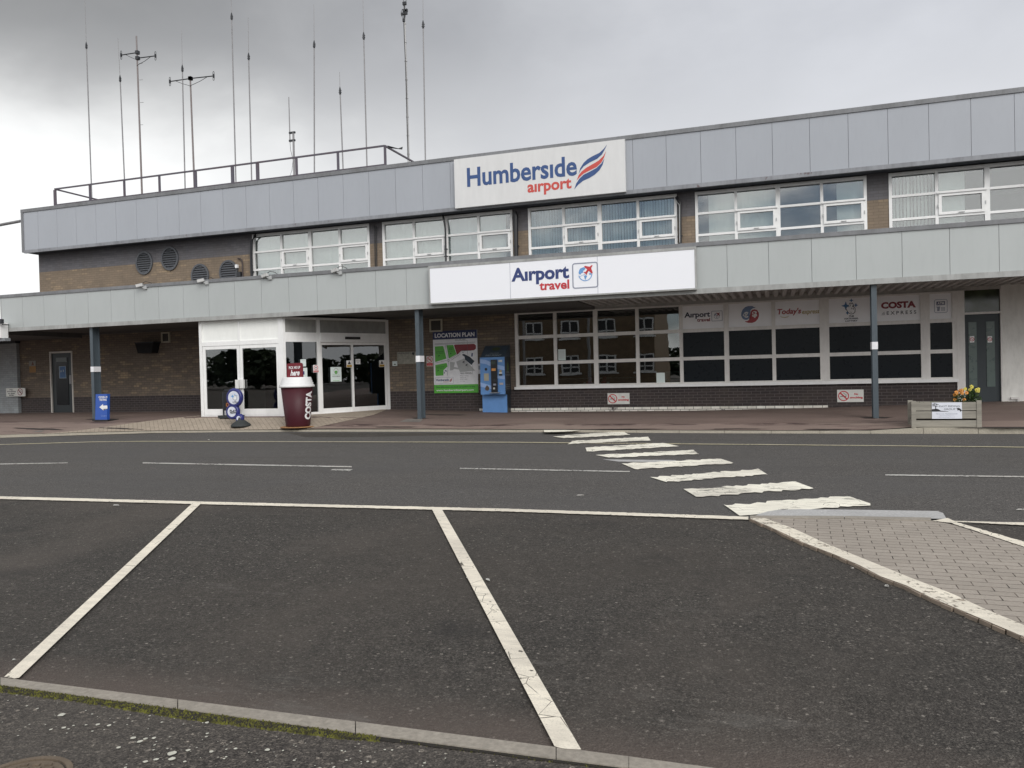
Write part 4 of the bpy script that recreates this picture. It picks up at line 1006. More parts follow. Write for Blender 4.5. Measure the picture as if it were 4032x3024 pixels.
dipole('tall dipole mast with two offset arms and step pegs, third mast from the left', 558, 765, 537, 142, [((541, 207), (477, 217)), ((542, 229), (612, 220))], [(548, 250), (549, 315), (552, 404), (550, 492)])
dipole('T shaped dipole mast with one long level arm across its top', 765, 740, 749, 303, [((750, 309), (669, 321)), ((750, 309), (841, 299))], [])
# short bracketed rod antenna
b_ = at(1158, 694, YA); tp = at(1155, 520, YA); base = Vector((b_.x, YA, 7.02))
t = thing('radio_antenna', 'short antenna whose rod is bracketed to the side of a stub mast', 'antenna', base, 'radio antennas on the flat roof')
bm = nb(); tube(bm, [base, tp], .035, 8); obj('mast', bm, GALV, t)
bm = nb(); tube(bm, [at(1142, 560, YA), at(1141, 525, YA), at(1137, 382, YA)], [.022, .02, .014], 8); obj('whip', bm, GALV, t)
for v in (524, 555):
    bm = nb(); p, q = at(1139, v, YA), at(1162, v-2, YA); box(bm, p.x, q.x, YA-.03, YA+.03, p.z-.03, p.z+.03); obj('bracket', bm, DARKM, t)
bm = nb(); tube(bm, [at(1142, 560, YA), at(1144, 590, YA), at(1154, 630, YA), at(1150, 670, YA), at(1141, 694, YA)], .008, 5); obj('cable', bm, BLK, t)
# busy mast near the right
b_ = at(1607, 640, YA); base = Vector((b_.x+.02, YA, 7.02))
t = thing('equipment_mast', 'pale mast topped with a cluster of clamps, loops and a cable, second from right', 'antenna', base)
tp = at(1592, 20, YA)
bm = nb(); tube(bm, [base, tp], [.04, .03], 8)
for k in range(1, 10): 
    p = base.lerp(tp, k/10); tube(bm, [p-Vector((0, 0, .015)), p+Vector((0, 0, .015))], .046, 8)
obj('mast', bm, plain('pale_steel', (.42, .42, .42), .5, .3), t)
bm = nb(); 
for (x, y, w, h) in ((1593, 14, .06, .08), (1596, 42, .08, .07), (1588, 55, .07, .06), (1590, 80, .03, .09), (1600, 48, .03, .12)): 
    p = at(x, y, YA-.05); box(bm, p.x-w, p.x+w, p.y-.04, p.y+.03, p.z-h*.6, p.z+h*.6)
tube(bm, [at(1599, 40, YA-.06), at(1590, 85, YA-.06)], .02, 6); tube(bm, [at(1594, 15, YA-.06), at(1590, 58, YA-.06)], .018, 6); obj('clamp_cluster', bm, DARKM, t)
bm = nb(); loop(bm, at(1594, 4, YA-.05), .14, .045); obj('dipole_loop', bm, DARKM, t)
bm = nb(); c = at(1587, 52, YA-.07); tube(bm, [c+Vector((math.cos(a)*.07, 0, math.sin(a)*.13)) for a in [R(60+30*k) for k in range(9)]], .01, 6); obj('cable_loop', bm, DARKM, t)
bm = nb(); tube(bm, [at(1590, 90, YA-.05), at(1592, 150, YA-.06), at(1597, 260, YA-.05), at(1600, 340, YA-.07), at(1603, 480, YA-.05), at(1607, 620, YA-.05)], .014, 6); obj('cable', bm, BLK, t)

# ================================================================== PIPES, CABLES, CAMERAS ON THE UPPER WALL
def pipe(label, pts, r, Y, cat='pipe', mt=BPIPE, name='downpipe', clips=()):
    P = [at(u, v, Y) for u, v in pts]
    bm = nb(); tube(bm, P, r, 8)
    for v in clips:
        p = P[-1].lerp(P[-2], v); box(bm, p.x-r-.02, p.x+r+.02, p.y-.01, p.y+.05, p.z-.015, p.z+.015)
    return tag(obj(name, bm, mt), label, cat)
pipe('black downpipe bending under the roof beside the leftmost upper window', [(1008, 912), (1004, 930), (990, 950), (989, 1000), (992, 1100)], .045, YW-.09, clips=(.3,))
pipe('left of two thin black conduits between the first two upper windows', [(1473, 890), (1475, 900), (1478, 1065)], .014, YW-.03, 'conduit', name='conduit')
pipe('right of two thin black conduits between the first two upper windows', [(1481, 890), (1482, 900), (1484, 1065)], .014, YW-.03, 'conduit', name='conduit')
pipe('kinked black downpipe crossing the middle mullion of the second upper window', [(1744, 846), (1747, 862), (1754, 903), (1756, 1045)], .028, YW-.12, clips=(.25, .45))
pipe('thick black downpipe right of the second upper window under the blue airport sign', [(2026, 835), (2031, 852), (2033, 1020)], .06, YW-.08, clips=(.3,))
pipe('black downpipe on the brick pier between the third and fourth upper windows', [(2663, 775), (2677, 800), (2679, 965)], .04, YW-.07, clips=(.22,))
pipe('pale cable clipped in front of the black downpipe right of the third upper window', [(2664, 795), (2674, 805), (2675, 815), (2676, 955)], .009, YW-.13, 'cable', LGREY, 'cable')
pipe('hooked grey conduit on the upper wall between the right round vent and the windows', [(936, 1018), (946, 1018), (953, 1026), (955, 1045), (956, 1098)], .022, YW-.05, 'conduit', plain('conduit_brown', (.06, .045, .045), .5), 'conduit')
p = at(935, 1052, YW-.08); t = thing('security_light', 'small white lamp on a bracket beside the hooked conduit', 'lamp', p)
bm = nb(); box(bm, p.x-.05, p.x+.03, p.y-.06, p.y+.02, p.z-.03, p.z+.08); bevel(bm, .01); obj('housing', bm, WHT, t)
bm = nb(); tube(bm, [p+Vector((0, .05, -.03)), p+Vector((0, .02, -.12)), p+Vector((-.06, .04, -.22))], .01, 5); obj('bracket', bm, DARKM, t)
p = at(944, 1078, YW-.06); bm = nb(); box(bm, p.x-.09, p.x+.06, p.y-.05, p.y+.05, p.z-.09, p.z+.06); bevel(bm, .01); tag(obj('junction_box', bm, DARKM), 'small black junction box low beside the hooked conduit', 'junction box')
cam_l = ['below the round vents, leftmost of four', 'in front of the third round vent', 'under the left end of the first upper window', 'under the right part of the first upper window']
for k, (u, v) in enumerate(((556, 1122), (798, 1103), (1048, 1083), (1324, 1063))):
    p = at(u, v, YC-.1); t = thing('security_camera', 'small white camera on the canopy edge ' + cam_l[k], 'camera', p, 'cameras along the canopy edge')
    a = Matrix.Translation(p) @ Matrix.Rotation(R(25 if k < 2 else -10), 4, 'Z') @ Matrix.Rotation(R(-12), 4, 'Y')
    bm = nb(); box(bm, -.14, .04, -.045, .045, -.04, .04, a); bevel(bm, .012); obj('body', bm, plain('camera_grey', (.5, .5, .49), .5), t)
    bm = nb(); tube(bm, [p+Vector((0, 0, -.04)), p+Vector((.05, .04, -.09)), p+Vector((.09, .09, -.06))], .018, 6); box(bm, p.x+.03, p.x+.13, p.y+.04, p.y+.09, p.z-.12, p.z-.02); obj('bracket', bm, LGREY, t)
    bm = nb(); tube(bm, [p+Vector((.0, .02, .04)), p+Vector((.06, .1, .11)), p+Vector((.16, .16, .08)), p+Vector((.22, .2, .03))], .008, 5); obj('cable', bm, DARKM, t)

# ================================================================== BIG SIGNS
def board(name, label, c4, Y, thick, mt, cat='sign', edge=None, frame=.0, group=None):
    P = [at(u, v, Y) for u, v in c4]      # bl, br, tr, tl
    x0, x1 = (P[0].x+P[3].x)/2, (P[1].x+P[2].x)/2; z0, z1 = (P[0].z+P[1].z)/2, (P[2].z+P[3].z)/2
    t = thing(name, label, cat, ((x0+x1)/2, Y, z0), group)
    bm = nb(); box(bm, x0, x1, Y, Y+thick, z0, z1)
    if thick > .05: bevel(bm, .012, 2)
    obj('board', bm, mt, t)
    return t, x0, x1, z0, z1
def lettering(parent, mt, items, Y, name='lettering'):
    bm = nb()
    for s, u0, v0, u1, v1, bd, *sh in items: tpx(bm, s, u0, v0, u1, v1, Y, bd, **({'shear': sh[0]} if sh else {}))
    return obj(name, bm, mt, parent)
def cc(sc, ox, oy): return lambda x, y: (ox+x/sc, oy+y/sc)
def tt(f, s, x0, y0, x1, y1, bd=.03, *sh): return (s, *f(x0, y0), *f(x1, y1), bd, *sh)
def shape(parent, mt, polys, f, Y, name='emblem'):
    bm = nb()
    for P in polys: quad(bm, [at(*f(*p), Y) for p in P])
    bmesh.ops.triangulate(bm, faces=bm.faces)
    return obj(name, bm, mt, parent)
YS = -.43
hs, x0, x1, z0, z1 = board('airport_sign', 'large off white board with blue airport name and striped wing emblem on the upper fascia', [(1792, 818), (2463, 757), (2460, 548), (1787, 627)], YS, .13, SIGNG)
f3 = cc(2.074, 1700, 400); Yf = YS-.004
lettering(hs, NAVYF, [tt(f3, 'Humbers\u0131de', 290, 700, 1183, 438, .024)], Yf)
lettering(hs, REDF, [tt(f3, 'a\u0131rport', 783, 774, 1140, 624, .03)], Yf)
B1 = [(1432, 350), (1412, 392), (1390, 432), (1350, 468), (1290, 497), (1240, 530), (1215, 560), (1200, 592), (1212, 545), (1240, 500), (1268, 473), (1310, 447), (1370, 418), (1405, 385)]
B2 = [(1424, 405), (1408, 455), (1385, 497), (1345, 535), (1290, 562), (1240, 588), (1210, 615), (1183, 645), (1200, 600), (1225, 570), (1262, 540), (1310, 513), (1365, 480), (1400, 445)]
B3 = [(1410, 465), (1396, 515), (1370, 560), (1330, 598), (1285, 625), (1235, 648), (1195, 680), (1163, 718), (1180, 668), (1205, 630), (1240, 597), (1290, 572), (1345, 542), (1385, 505)]
shape(hs, NAVYF, [B1, B3], f3, Yf); shape(hs, REDF, [B2], f3, Yf)
YT = YC-.15
at_, x0, x1, z0, z1 = board('travel_sign', 'long glossy white board with blue and red travel lettering on the canopy', [(1696, 1196), (2738, 1131), (2733, 976), (1692, 1062)], YT, .12, SIGNW)
lettering(at_, NAVY, [tt(f3, 'A\u0131rport', 652, 1505, 1120, 1328, .035)], YT-.004)
lettering(at_, REDP, [tt(f3, 'travel', 880, 1543, 1122, 1452, .03)], YT-.004)
bm = nb(); e = .035
box(bm, x0-e, x1+e, YT-.01, YT+.11, z1, z1+.06); box(bm, x0-e, x1+e, YT-.01, YT+.11, z0-e, z0); box(bm, x0-e, x0, YT-.006, YT+.11, z0, z1); box(bm, x1, x1+e, YT-.006, YT+.11, z0, z1); obj('frame', bm, TRIM_LO, at_)
bm = nb()
for xa, xb, y0, y1 in ((640, 648, 1320, 1600), (1355, 1363, 1262, 1555)):
    p = at(*f3(xa, 1450), YT-.003); quad(bm, [(p.x-.004, YT-.002, z0), (p.x+.004, YT-.002, z0), (p.x+.004, YT-.002, z1), (p.x-.004, YT-.002, z1)])
obj('seam', bm, GREY_P, at_)
def rrect(bm, a, b_, Y, r, w):
    """outline of a rounded rectangle between a (low left) and b_ (up right)"""
    def pts(ins):
        P = []
        for cx, cz, s in ((b_.x-r, b_.z-r, 0), (a.x+r, b_.z-r, 90), (a.x+r, a.z+r, 180), (b_.x-r, a.z+r, 270)):
            for k in range(5):
                an = R(s+k*22.5); P.append((cx+(r-ins)*math.cos(an), Y, cz+(r-ins)*math.sin(an)))
        return P
    o, i = pts(0), pts(w)
    for k in range(len(o)): quad(bm, [o[k], o[(k+1) % len(o)], i[(k+1) % len(o)], i[k]])
def globe(parent, f, cx, cy, r, Y, plane, blue, red, fr, frame_mt, rad):
    a, b_ = at(*f(*fr[0]), Y), at(*f(*fr[1]), Y)
    bm = nb(); rrect(bm, a, b_, Y, rad*(b_.x-a.x), .09*(b_.x-a.x)*.5); obj('logo_frame', bm, frame_mt, parent)
    c = at(*f(cx, cy), Y); rr = abs(at(*f(cx+r, cy), Y).x-c.x)
    bm = nb(); annulus(bm, c, rr*.88, rr, 30, 190, 390); annulus(bm, c, rr*.9, rr, 30, 100, 170)
    for P in ([(-.9, .5), (-.75, .8), (-.3, .95), (.05, .85), (-.1, .55), (-.35, .45), (-.25, .25), (-.55, .15), (-.7, -.05), (-.92, .05)], [(-.2, -.25), (.1, -.15), (.25, -.3), (.1, -.6), (0, -.85), (-.12, -.6)], [(.5, .05), (.8, .1), (.85, -.1), (.65, -.2)]):
        quad(bm, [(c.x+x*rr, Y-.001, c.z+y*rr) for x, y in P])
    for k in range(5): quad(bm, [(c.x+(-.95+k*.2+dx)*rr, Y-.001, c.z+(-.42+k*.08+dz)*rr) for dx, dz in ((0, 0), (.12, .03), (.12, .12), (0, .09))])
    bmesh.ops.triangulate(bm, faces=bm.faces); obj('globe', bm, blue, parent)
    bm = nb(); quad(bm, [(c.x+x*rr, Y-.002, c.z+y*rr) for x, y in [(1.0, 1.22), (1.08, 1.1), (.86, .78), (1.08, .1), (.92, 0), (.5, .42), (.22, .12), (.24, -.1), (.12, -.12), (.0, .08), (-.2, .18), (-.18, .3), (.04, .28), (.3, .62), (-.16, 1.02), (-.02, 1.16), (.64, .98)]])
    bmesh.ops.triangulate(bm, faces=bm.faces); obj('aeroplane', bm, red, parent)
globe(at_, f3, 1254, 1408, 57, YT-.004, None, SKYB, REDP, ((1150, 1530), (1356, 1306)), GREY_P, .1)

# ---- vinyl signs in the top row of the shop window
SL = {4: 'vinyl window panel with travel lettering and globe logo, leftmost of the sign row', 5: 'vinyl window panel with round blue and red euro dollar emblem', 6: 'vinyl window panel with red and gold express lettering and a smile line', 7: 'vinyl window panel with crossed fingers hand, blue stars and lottery lettering', 8: 'vinyl window panel with dark red coffee lettering right of the slate column', 9: 'narrow vinyl window panel with a cash machine symbol'}
VS = {}
for i, bm in PANEL.items():
    a, b_ = ce[i]; t = thing('window_sign', SL[i], 'window sign', ((a+b_)/2, 0, 2.055), 'signs in the top row of the shop window'); obj('panel', bm, VINYL, t); VS[i] = t
f7 = cc(3.687, 2650, 1150); f8 = cc(3.687, 3250, 1150); Yv = -.004
lettering(VS[4], plain('dark_vinyl', (.035, .04, .07), .5), [tt(f7, 'A\u0131rport', 165, 397, 538, 278, .035)], Yv); lettering(VS[4], DKRED, [tt(f7, 'travel', 348, 432, 538, 373, .03)], Yv)
globe(VS[4], f7, 635, 347, 42, Yv, None, GREY_P, DKRED, ((560, 425), (716, 268)), GREY_P, .06)
BLV = plain('blue_vinyl', (.16, .23, .38), .5); RDV = plain('red_vinyl', (.38, .06, .07), .5)
shape(VS[5], BLV, [[(990, 345), (992, 300), (1010, 255), (1045, 220), (1090, 203), (1150, 203), (1200, 228), (1160, 235), (1125, 262), (1113, 300), (1115, 345), (1105, 380), (1075, 402), (1040, 402), (1010, 385)]], f7, Yv)
shape(VS[5], RDV, [[(1040, 425), (1080, 420), (1110, 400), (1128, 365), (1125, 320), (1128, 285), (1150, 258), (1185, 250), (1220, 262), (1245, 300), (1248, 345), (1232, 390), (1195, 430), (1150, 447), (1095, 447), (1060, 437)]], f7, Yv)
lettering(VS[5], WHT, [tt(f7, '\u20ac', 1014, 375, 1094, 285, .05), tt(f7, '$', 1150, 375, 1220, 272, .05)], Yv-.003)
lettering(VS[6], RDV, [tt(f7, "Today's", 1503, 350, 1850, 228, .03, .15)], Yv); lettering(VS[6], GOLD, [tt(f7, 'express', 1868, 340, 2115, 262, .02, .15)], Yv)
shape(VS[6], GOLD, [[(1545, 345), (1580, 360), (1620, 364), (1660, 357), (1692, 342), (1665, 365), (1625, 373), (1578, 368)]], f7, Yv)
def star4(cx, cy, r, k=.38): return [(cx+math.cos(R(a))*(r if a % 90 == 0 else r*k), cy-math.sin(R(a))*(r if a % 90 == 0 else r*k)) for a in range(0, 360, 45)]
BLS = plain('star_blue', (.07, .17, .34), .5); DKV = plain('dark_outline', (.03, .035, .05), .5)
shape(VS[7], BLS, [star4(296, 200, 66), star4(376, 122, 32), star4(442, 190, 34), star4(325, 302, 28)], f8, Yv)
HAND = [(292, 240), (322, 243), (340, 215), (342, 170), (358, 152), (374, 165), (392, 152), (404, 168), (392, 215), (415, 212), (436, 235), (434, 290), (408, 318), (365, 324), (332, 304), (308, 268)]
hc = (372, 250)
shape(VS[7], DKV, [HAND], f8, Yv-.002); shape(VS[7], VINYL, [[(hc[0]+(x-hc[0])*.86, hc[1]+(y-hc[1])*.88) for x, y in HAND]], f8, Yv-.004)
shape(VS[7], DKV, [[(350, 278), (370, 292), (395, 288), (372, 300)], [(372, 225), (378, 225), (385, 250), (378, 250)], [(395, 235), (408, 232), (412, 250), (400, 255)], [(372, 165), (376, 168), (362, 210), (356, 208)]], f8, Yv-.006)
lettering(VS[7], DKV, [tt(f8, 'THE', 342, 364, 414, 336, .04), tt(f8, 'NATIONAL', 278, 400, 480, 368, .04), tt(f8, 'LOTTERY', 290, 432, 468, 404, .04)], Yv)
lettering(VS[8], DKRED, [tt(f8, 'COSTA', 808, 246, 1312, 124, .055)], Yv); lettering(VS[8], DKV, [tt(f8, 'E X P R E S S', 890, 332, 1318, 262, .015)], Yv)
shape(VS[8], DKV, [[(835, 292), (862, 290), (862, 295), (833, 297)], [(822, 310), (865, 307), (865, 313), (820, 316)], [(815, 328), (866, 325), (866, 331), (812, 334)]], f8, Yv)
bm = nb(); rrect(bm, at(*f8(1582, 306), Yv), at(*f8(1770, 100), Yv), Yv, .04, .012); obj('frame', bm, GREY_P, VS[9])
shape(VS[9], plain('navy_vinyl', (.06, .07, .16), .5), [[(1612, 194), (1738, 186), (1738, 132), (1612, 140)]], f8, Yv); lettering(VS[9], WHT, [tt(f8, 'ATM', 1626, 184, 1724, 142, .03)], Yv-.003)
shape(VS[9], GREY_P, [[(1610, 212), (1665, 209), (1665, 220), (1656, 221), (1656, 276), (1622, 278), (1622, 223), (1610, 224)]]+[[(1682+20*i, 222+18*j), (1696+20*i, 221+18*j), (1696+20*i, 233+18*j), (1682+20*i, 234+18*j)] for i in range(3) for j in range(3)], f8, Yv)

# ---- signs on the walls
def nosmoke(t, c, r, Y, mt=REDP):
    bm = nb(); annulus(bm, c, r*.82, r, 28); s = .6*r; w = .075*r*1.2
    quad(bm, [(c.x-s-w, Y-.002, c.z+s-w), (c.x+s-w, Y-.002, c.z-s-w), (c.x+s+w, Y-.002, c.z-s+w), (c.x-s+w, Y-.002, c.z+s+w)]); obj('prohibition_ring', bm, mt, t)
    bm = nb(); box(bm, c.x-.62*r, c.x+.1*r, Y+.0005, Y+.001, c.z-.12*r, c.z-.0*r); box(bm, c.x+.2*r, c.x+.5*r, Y+.0005, Y+.001, c.z-.12*r, c.z)
    P = [(c.x+.45*r, Y+.0008, c.z+.05*r), (c.x+.5*r, Y+.0008, c.z+.25*r), (c.x+.25*r, Y+.0008, c.z+.32*r), (c.x+.1*r, Y+.0008, c.z+.5*r), (c.x-.05*r, Y+.0008, c.z+.62*r)]
    tube(bm, P, .03*r, 4); obj('cigarette', bm, BLK, t)
fa = cc(2.765, 2000, 1150); fb = cc(3.687, 3300, 1480)
for k, (f, c4, cpt, r, no, sm, lab) in enumerate(((fa, [(1087, 1222), (1325, 1218), (1322, 1098), (1083, 1102)], (1140, 1161), 50, (1238, 1150, 1273, 1131), (1200, 1190, 1316, 1160), 'white no smoking sign on the dark brick below the clear shop panes'),
    (fb, [(-12, 383), (373, 377), (370, 197), (-16, 203)], (80, 292), 80, (235, 278, 290, 248), (172, 337, 358, 296), 'white no smoking sign on the dark brick left of the right slate column'))):
    t, *_ = board('no_smoking_sign', lab, [f(*p) for p in c4], -.015, .012, plain('sign_cream', (.66, .66, .62), .5), group='no smoking signs on the dark brick')
    c = at(*f(*cpt), -.018); nosmoke(t, c, abs(at(*f(cpt[0]+r, cpt[1]), -.018).x-c.x), -.018)
    lettering(t, REDP, [tt(f, 'No', *no, .05), tt(f, 'smoking', *sm, .045)], -.018)
t, *_ = board('no_smoking_sign', 'white no smoking in this area sign on the grey painted brick at far left', [(25, 1563), (99, 1559), (97, 1526), (23, 1530)], -.20, .03, plain('sign_cream', (.66, .66, .62), .5))
c = at(79, 1543, -.204); nosmoke(t, c, .125, -.204, DKRED)
lettering(t, BLK, [('No', 38, 1537, 50, 1532, .03), ('smoking', 28, 1545, 62, 1538.5, .03), ('in this', 32, 1552, 58, 1546.5, .03), ('area', 36, 1558.5, 54, 1554, .03)], -.204)
t, *_ = board('warning_sign', 'faded orange and white warning triangle sign on the left brick wall', [(115, 1468), (142, 1467), (141, 1420), (114, 1421)], -.012, .01, plain('faded_sign', (.20, .19, .17), .6))
shape(t, plain('faded_orange', (.26, .13, .03), .6), [[(115.5, 1467.5), (141.5, 1466.5), (141, 1441), (115, 1442)]], lambda a, b: (a, b), -.014, 'print')
shape(t, plain('faded_dark', (.12, .05, .03), .6), [[(123, 1439), (134, 1438), (128.5, 1423)]], lambda a, b: (a, b), -.0145, 'triangle')
t, *_ = board('door_poster', 'blue poster with a pale border on the dark left wall door', [(234, 1490), (261, 1489), (259, 1441), (232, 1442)], -.008, .004, plain('pale_border', (.3, .36, .42), .5), 'poster')
shape(t, plain('poster_blue', (.04, .11, .25), .5), [[(236, 1488), (259, 1487), (257.5, 1443), (234.5, 1444)]], lambda a, b: (a, b), -.010, 'print')
shape(t, LGREY, [[(238, 1465), (242, 1465), (242, 1458), (239, 1458)], [(248, 1464), (251, 1464), (251, 1456), (248, 1456)]], lambda a, b: (a, b), -.012, 'figures')
# location plan
fl_ = cc(4.608, 1680, 1280); YP = -.03
# straighten: board in facade plane
lp, lx0, lx1, lz0, lz1 = board('location_plan', 'tall location plan map board with navy header and green footer on the brick', [(1711, 1549), (1884, 1545), (1877.5, 1299), (1703, 1304)], YP, .02, plain('plan_white', (.76, .76, .78), .45))
def LP(fx, fz, d=.0): return Vector((lx0+(lx1-lx0)*fx, YP-.003-d, lz0+(lz1-lz0)*fz))
def lpoly(mt, polys, d=0, nm='print'):
    bm = nb()
    for P in polys: quad(bm, [LP(x, y, d) for x, y in P])
    bmesh.ops.triangulate(bm, faces=bm.faces); return obj(nm, bm, mt, lp)
def ltxt(mt, items, d=.002):
    bm = nb()
    for s, a, b_, c, e_, bd in items:
        p, q = LP(a, b_, d), LP(c, e_, d); txt(bm, s, p.x, q.x, p.z, q.z, p.y, bd)
    obj('lettering', bm, mt, lp)
HN = plain('header_navy', (.02, .03, .10), .4)
lpoly(HN, [[(0, .865), (1, .865), (1, 1), (0, 1)]], 0, 'header'); lpoly(GREENP, [[(0, 0), (1, 0), (1, .135), (0, .135)]], 0, 'footer')
ltxt(plain('header_text', (.75, .75, .77), .5), [('LOCATION PLAN', .045, .895, .945, .965, .035)]); ltxt(WHT, [('www.humbersideairport.com', .05, .022, .90, .062, .02)]); ltxt(plain('dark_green_text', (.01, .07, .04), .5), [('Save \u00a3\u00a3\u00a3s when you book car parking on-line', .05, .078, .93, .108, .02)])
lpoly(GREENP, [[(.04, .505), (.30, .555), (.24, .745), (.22, .76), (.04, .755)], [(.35, .565), (.37, .56), (.53, .62), (.46, .77), (.31, .77)], [(.05, .28), (.22, .285), (.225, .37), (.32, .43), (.30, .485), (.04, .455), (.04, .3)]], 0, 'car_park')
lpoly(DKRED, [[(.54, .61), (.48, .765), (.50, .775), (.93, .775), (.97, .75), (.97, .70), (.93, .675), (.85, .67), (.70, .69), (.64, .67)]], 0, 'car_park')
lpoly(LGREY, [[(.52, .50), (.70, .55), (.94, .35), (.60, .33), (.56, .40)], [(.38, .50), (.49, .49), (.45, .37), (.37, .36)], [(.45, .42), (.57, .40), (.57, .375), (.45, .385)]], 0, 'apron')
lpoly(plain('terminal_navy', (.012, .025, .045), .4), [[(.66, .615), (.70, .62), (.74, .605), (.80, .55), (.83, .57), (.93, .50), (.86, .44), (.72, .53), (.71, .58), (.67, .595)]], .001, 'terminal_plan')
lpoly(NAVY, [[(.86, .575), (.89, .575), (.90, .63), (.87, .63)], [(.255, .355), (.30, .345), (.30, .36), (.26, .37)], [(.23, .315), (.25, .315), (.25, .34), (.24, .34)]], .001, 'print')
bm = nb()
for P in ([(.04, .80), (.96, .805)], [(.04, .785), (.96, .79)], [(.28, .77), (.33, .57), (.345, .52), (.33, .4), (.31, .28)], [(.31, .77), (.36, .56)], [(.05, .49), (.3, .525)], [(.38, .55), (.62, .645)], [(.40, .525), (.62, .62)], [(.50, .835), (.78, .835), (.78, .61)], [(.62, .30), (.88, .30), (.88, .45)]):
    tube(bm, [LP(x, y, .001) for x, y in P], .0035, 4)
for cx, cy in ((.345, .525), (.68, .66)):
    c = LP(cx, cy, .0015); annulus(bm, c, .028, .036, 16)
obj('map_lines', bm, plain('map_line', (.09, .1, .12), .5), lp)
DG = plain('dark_map_text', (.01, .06, .03), .5)
ltxt(DG, [('LONG STAY', .06, .66, .24, .675, .03), ('Car Park 4', .07, .635, .23, .652, .0), ('LONG', .36, .715, .45, .73, .03), ('STAY', .36, .69, .45, .705, .03), ('Car Park 2', .33, .665, .49, .68, 0), ('LONG STAY', .07, .415, .25, .43, .03), ('Car Park 3', .08, .39, .24, .405, 0), ('P', .12, .59, .15, .615, .04), ('P', .39, .62, .42, .645, .04), ('P', .09, .35, .12, .375, .04)])
ltxt(BLK, [('YOU ARE HERE', .50, .845, .74, .86, .01), ('MAIN TERMINAL', .61, .308, .86, .323, .03)]); ltxt(plain('small_map_text', (.12, .12, .14), .5), [('Reservations', .60, .265, .79, .28, 0), ('Check-in', .60, .235, .73, .25, 0), ('Departures', .60, .207, .76, .222, 0), ('Arrivals', .60, .18, .71, .192, 0)])
lpoly(GREY_P, [[(.035, .15), (.445, .15), (.445, .255), (.035, .255)]], 0, 'logo_border'); lpoly(plain('plan_white', (.76, .76, .78), .45), [[(.04, .1535), (.44, .1535), (.44, .2515), (.04, .2515)]], .0008, 'logo_panel')
ltxt(NAVY, [('Humbers\u0131de', .055, .195, .34, .232, .03)]); ltxt(RDV, [('a\u0131rport', .22, .165, .335, .19, .0)])
lpoly(RDV, [[(.35, .185), (.36, .205), (.39, .222), (.42, .24), (.415, .22), (.39, .205), (.365, .195)], [(.355, .175), (.37, .19), (.40, .205), (.415, .212), (.405, .195), (.38, .183)]], .002, 'emblem')
for (x, y) in ((.685, .49), (.75, .44)):
    lpoly(BLK, [[(x-.03, y-.01), (x-.02, y-.014), (x, y-.004), (x+.012, y-.022), (x+.02, y-.02), (x+.014, y+.004), (x+.03, y+.018), (x+.022, y+.022), (x+.004, y+.012), (x-.018, y+.016), (x-.02, y+.01), (x-.006, y+.004)]], .002, 'aeroplane')
# plaque, arrow notice, small no smoking sign, intercom
fp = cc(5.53, 1520, 1380)
t, *_ = board('brass_plaque', 'engraved grey metal plaque on the brick behind the middle column', [fp(243, 292), fp(652, 290), fp(648, 26), fp(240, 34)], -.02, .015, plain('plaque_metal', (.26, .25, .21), .45, .4, var=.25, scale=14), 'plaque')
lettering(t, BLK, [tt(fp, 'HUMBERSIDE', 262, 76, 548, 42, .0)], -.023)
shape(t, BLK, [[(565, 42), (620, 40), (620, 75), (595, 108), (567, 80)]], fp, -.023, 'crest')
lettering(t, plain('engraved', (.14, .135, .12), .6), [tt(fp, 'A I R P O R T', 300, 100, 500, 85, 0), tt(fp, 'opened by the', 320, 140, 560, 122, 0), tt(fp, 'Chairman', 340, 180, 540, 160, 0)], -.023)
t, *_ = board('arrow_notice', 'small white notice with a black left arrow beside the entrance frame', [fp(139, 337), fp(244, 334), fp(242, 232), fp(136, 235)], -.012, .006, PAPER, 'notice')
shape(t, BLK, [[(162, 304), (185, 290), (185, 298), (220, 297), (220, 310), (185, 311), (185, 320)]], fp, -.014, 'arrow'); lettering(t, GREY_P, [tt(fp, 'Main entrance', 145, 258, 235, 245, 0)], -.014)
t, *_ = board('no_smoking_sign', 'small red and white no smoking sign between the middle column and the location plan', [fp(884, 344), fp(1024, 342), fp(1020, 118), fp(878, 122)], -.012, .01, plain('sign_cream', (.66, .66, .62), .5))
c = at(*fp(950, 196), -.016); nosmoke(t, c, .092, -.016)
shape(t, REDP, [[(888, 335), (1018, 333), (1016, 270), (886, 272)]], fp, -.015, 'red_panel'); lettering(t, WHT, [tt(fp, 'It is against the law', 900, 298, 1008, 284, 0), tt(fp, 'to smoke', 915, 325, 990, 308, 0)], -.018)
f4 = cc(4.608, 1680, 1280)
a, b_ = at(*f4(932, 888), -.08), at(*f4(979, 700), -.08)
t = thing('intercom', 'narrow white intercom box between the location plan and the pay machine', 'intercom', (a.x, -.08, a.z))
bm = nb(); box(bm, a.x, b_.x, -.08, 0, a.z, b_.z); bevel(bm, .008); obj('box', bm, plain('box_white', (.6, .6, .62), .5), t)
bm = nb(); box(bm, a.x+.02, b_.x-.015, -.085, -.08, a.z+(b_.z-a.z)*.42, a.z+(b_.z-a.z)*.8); obj('panel', bm, GREY_P, t)
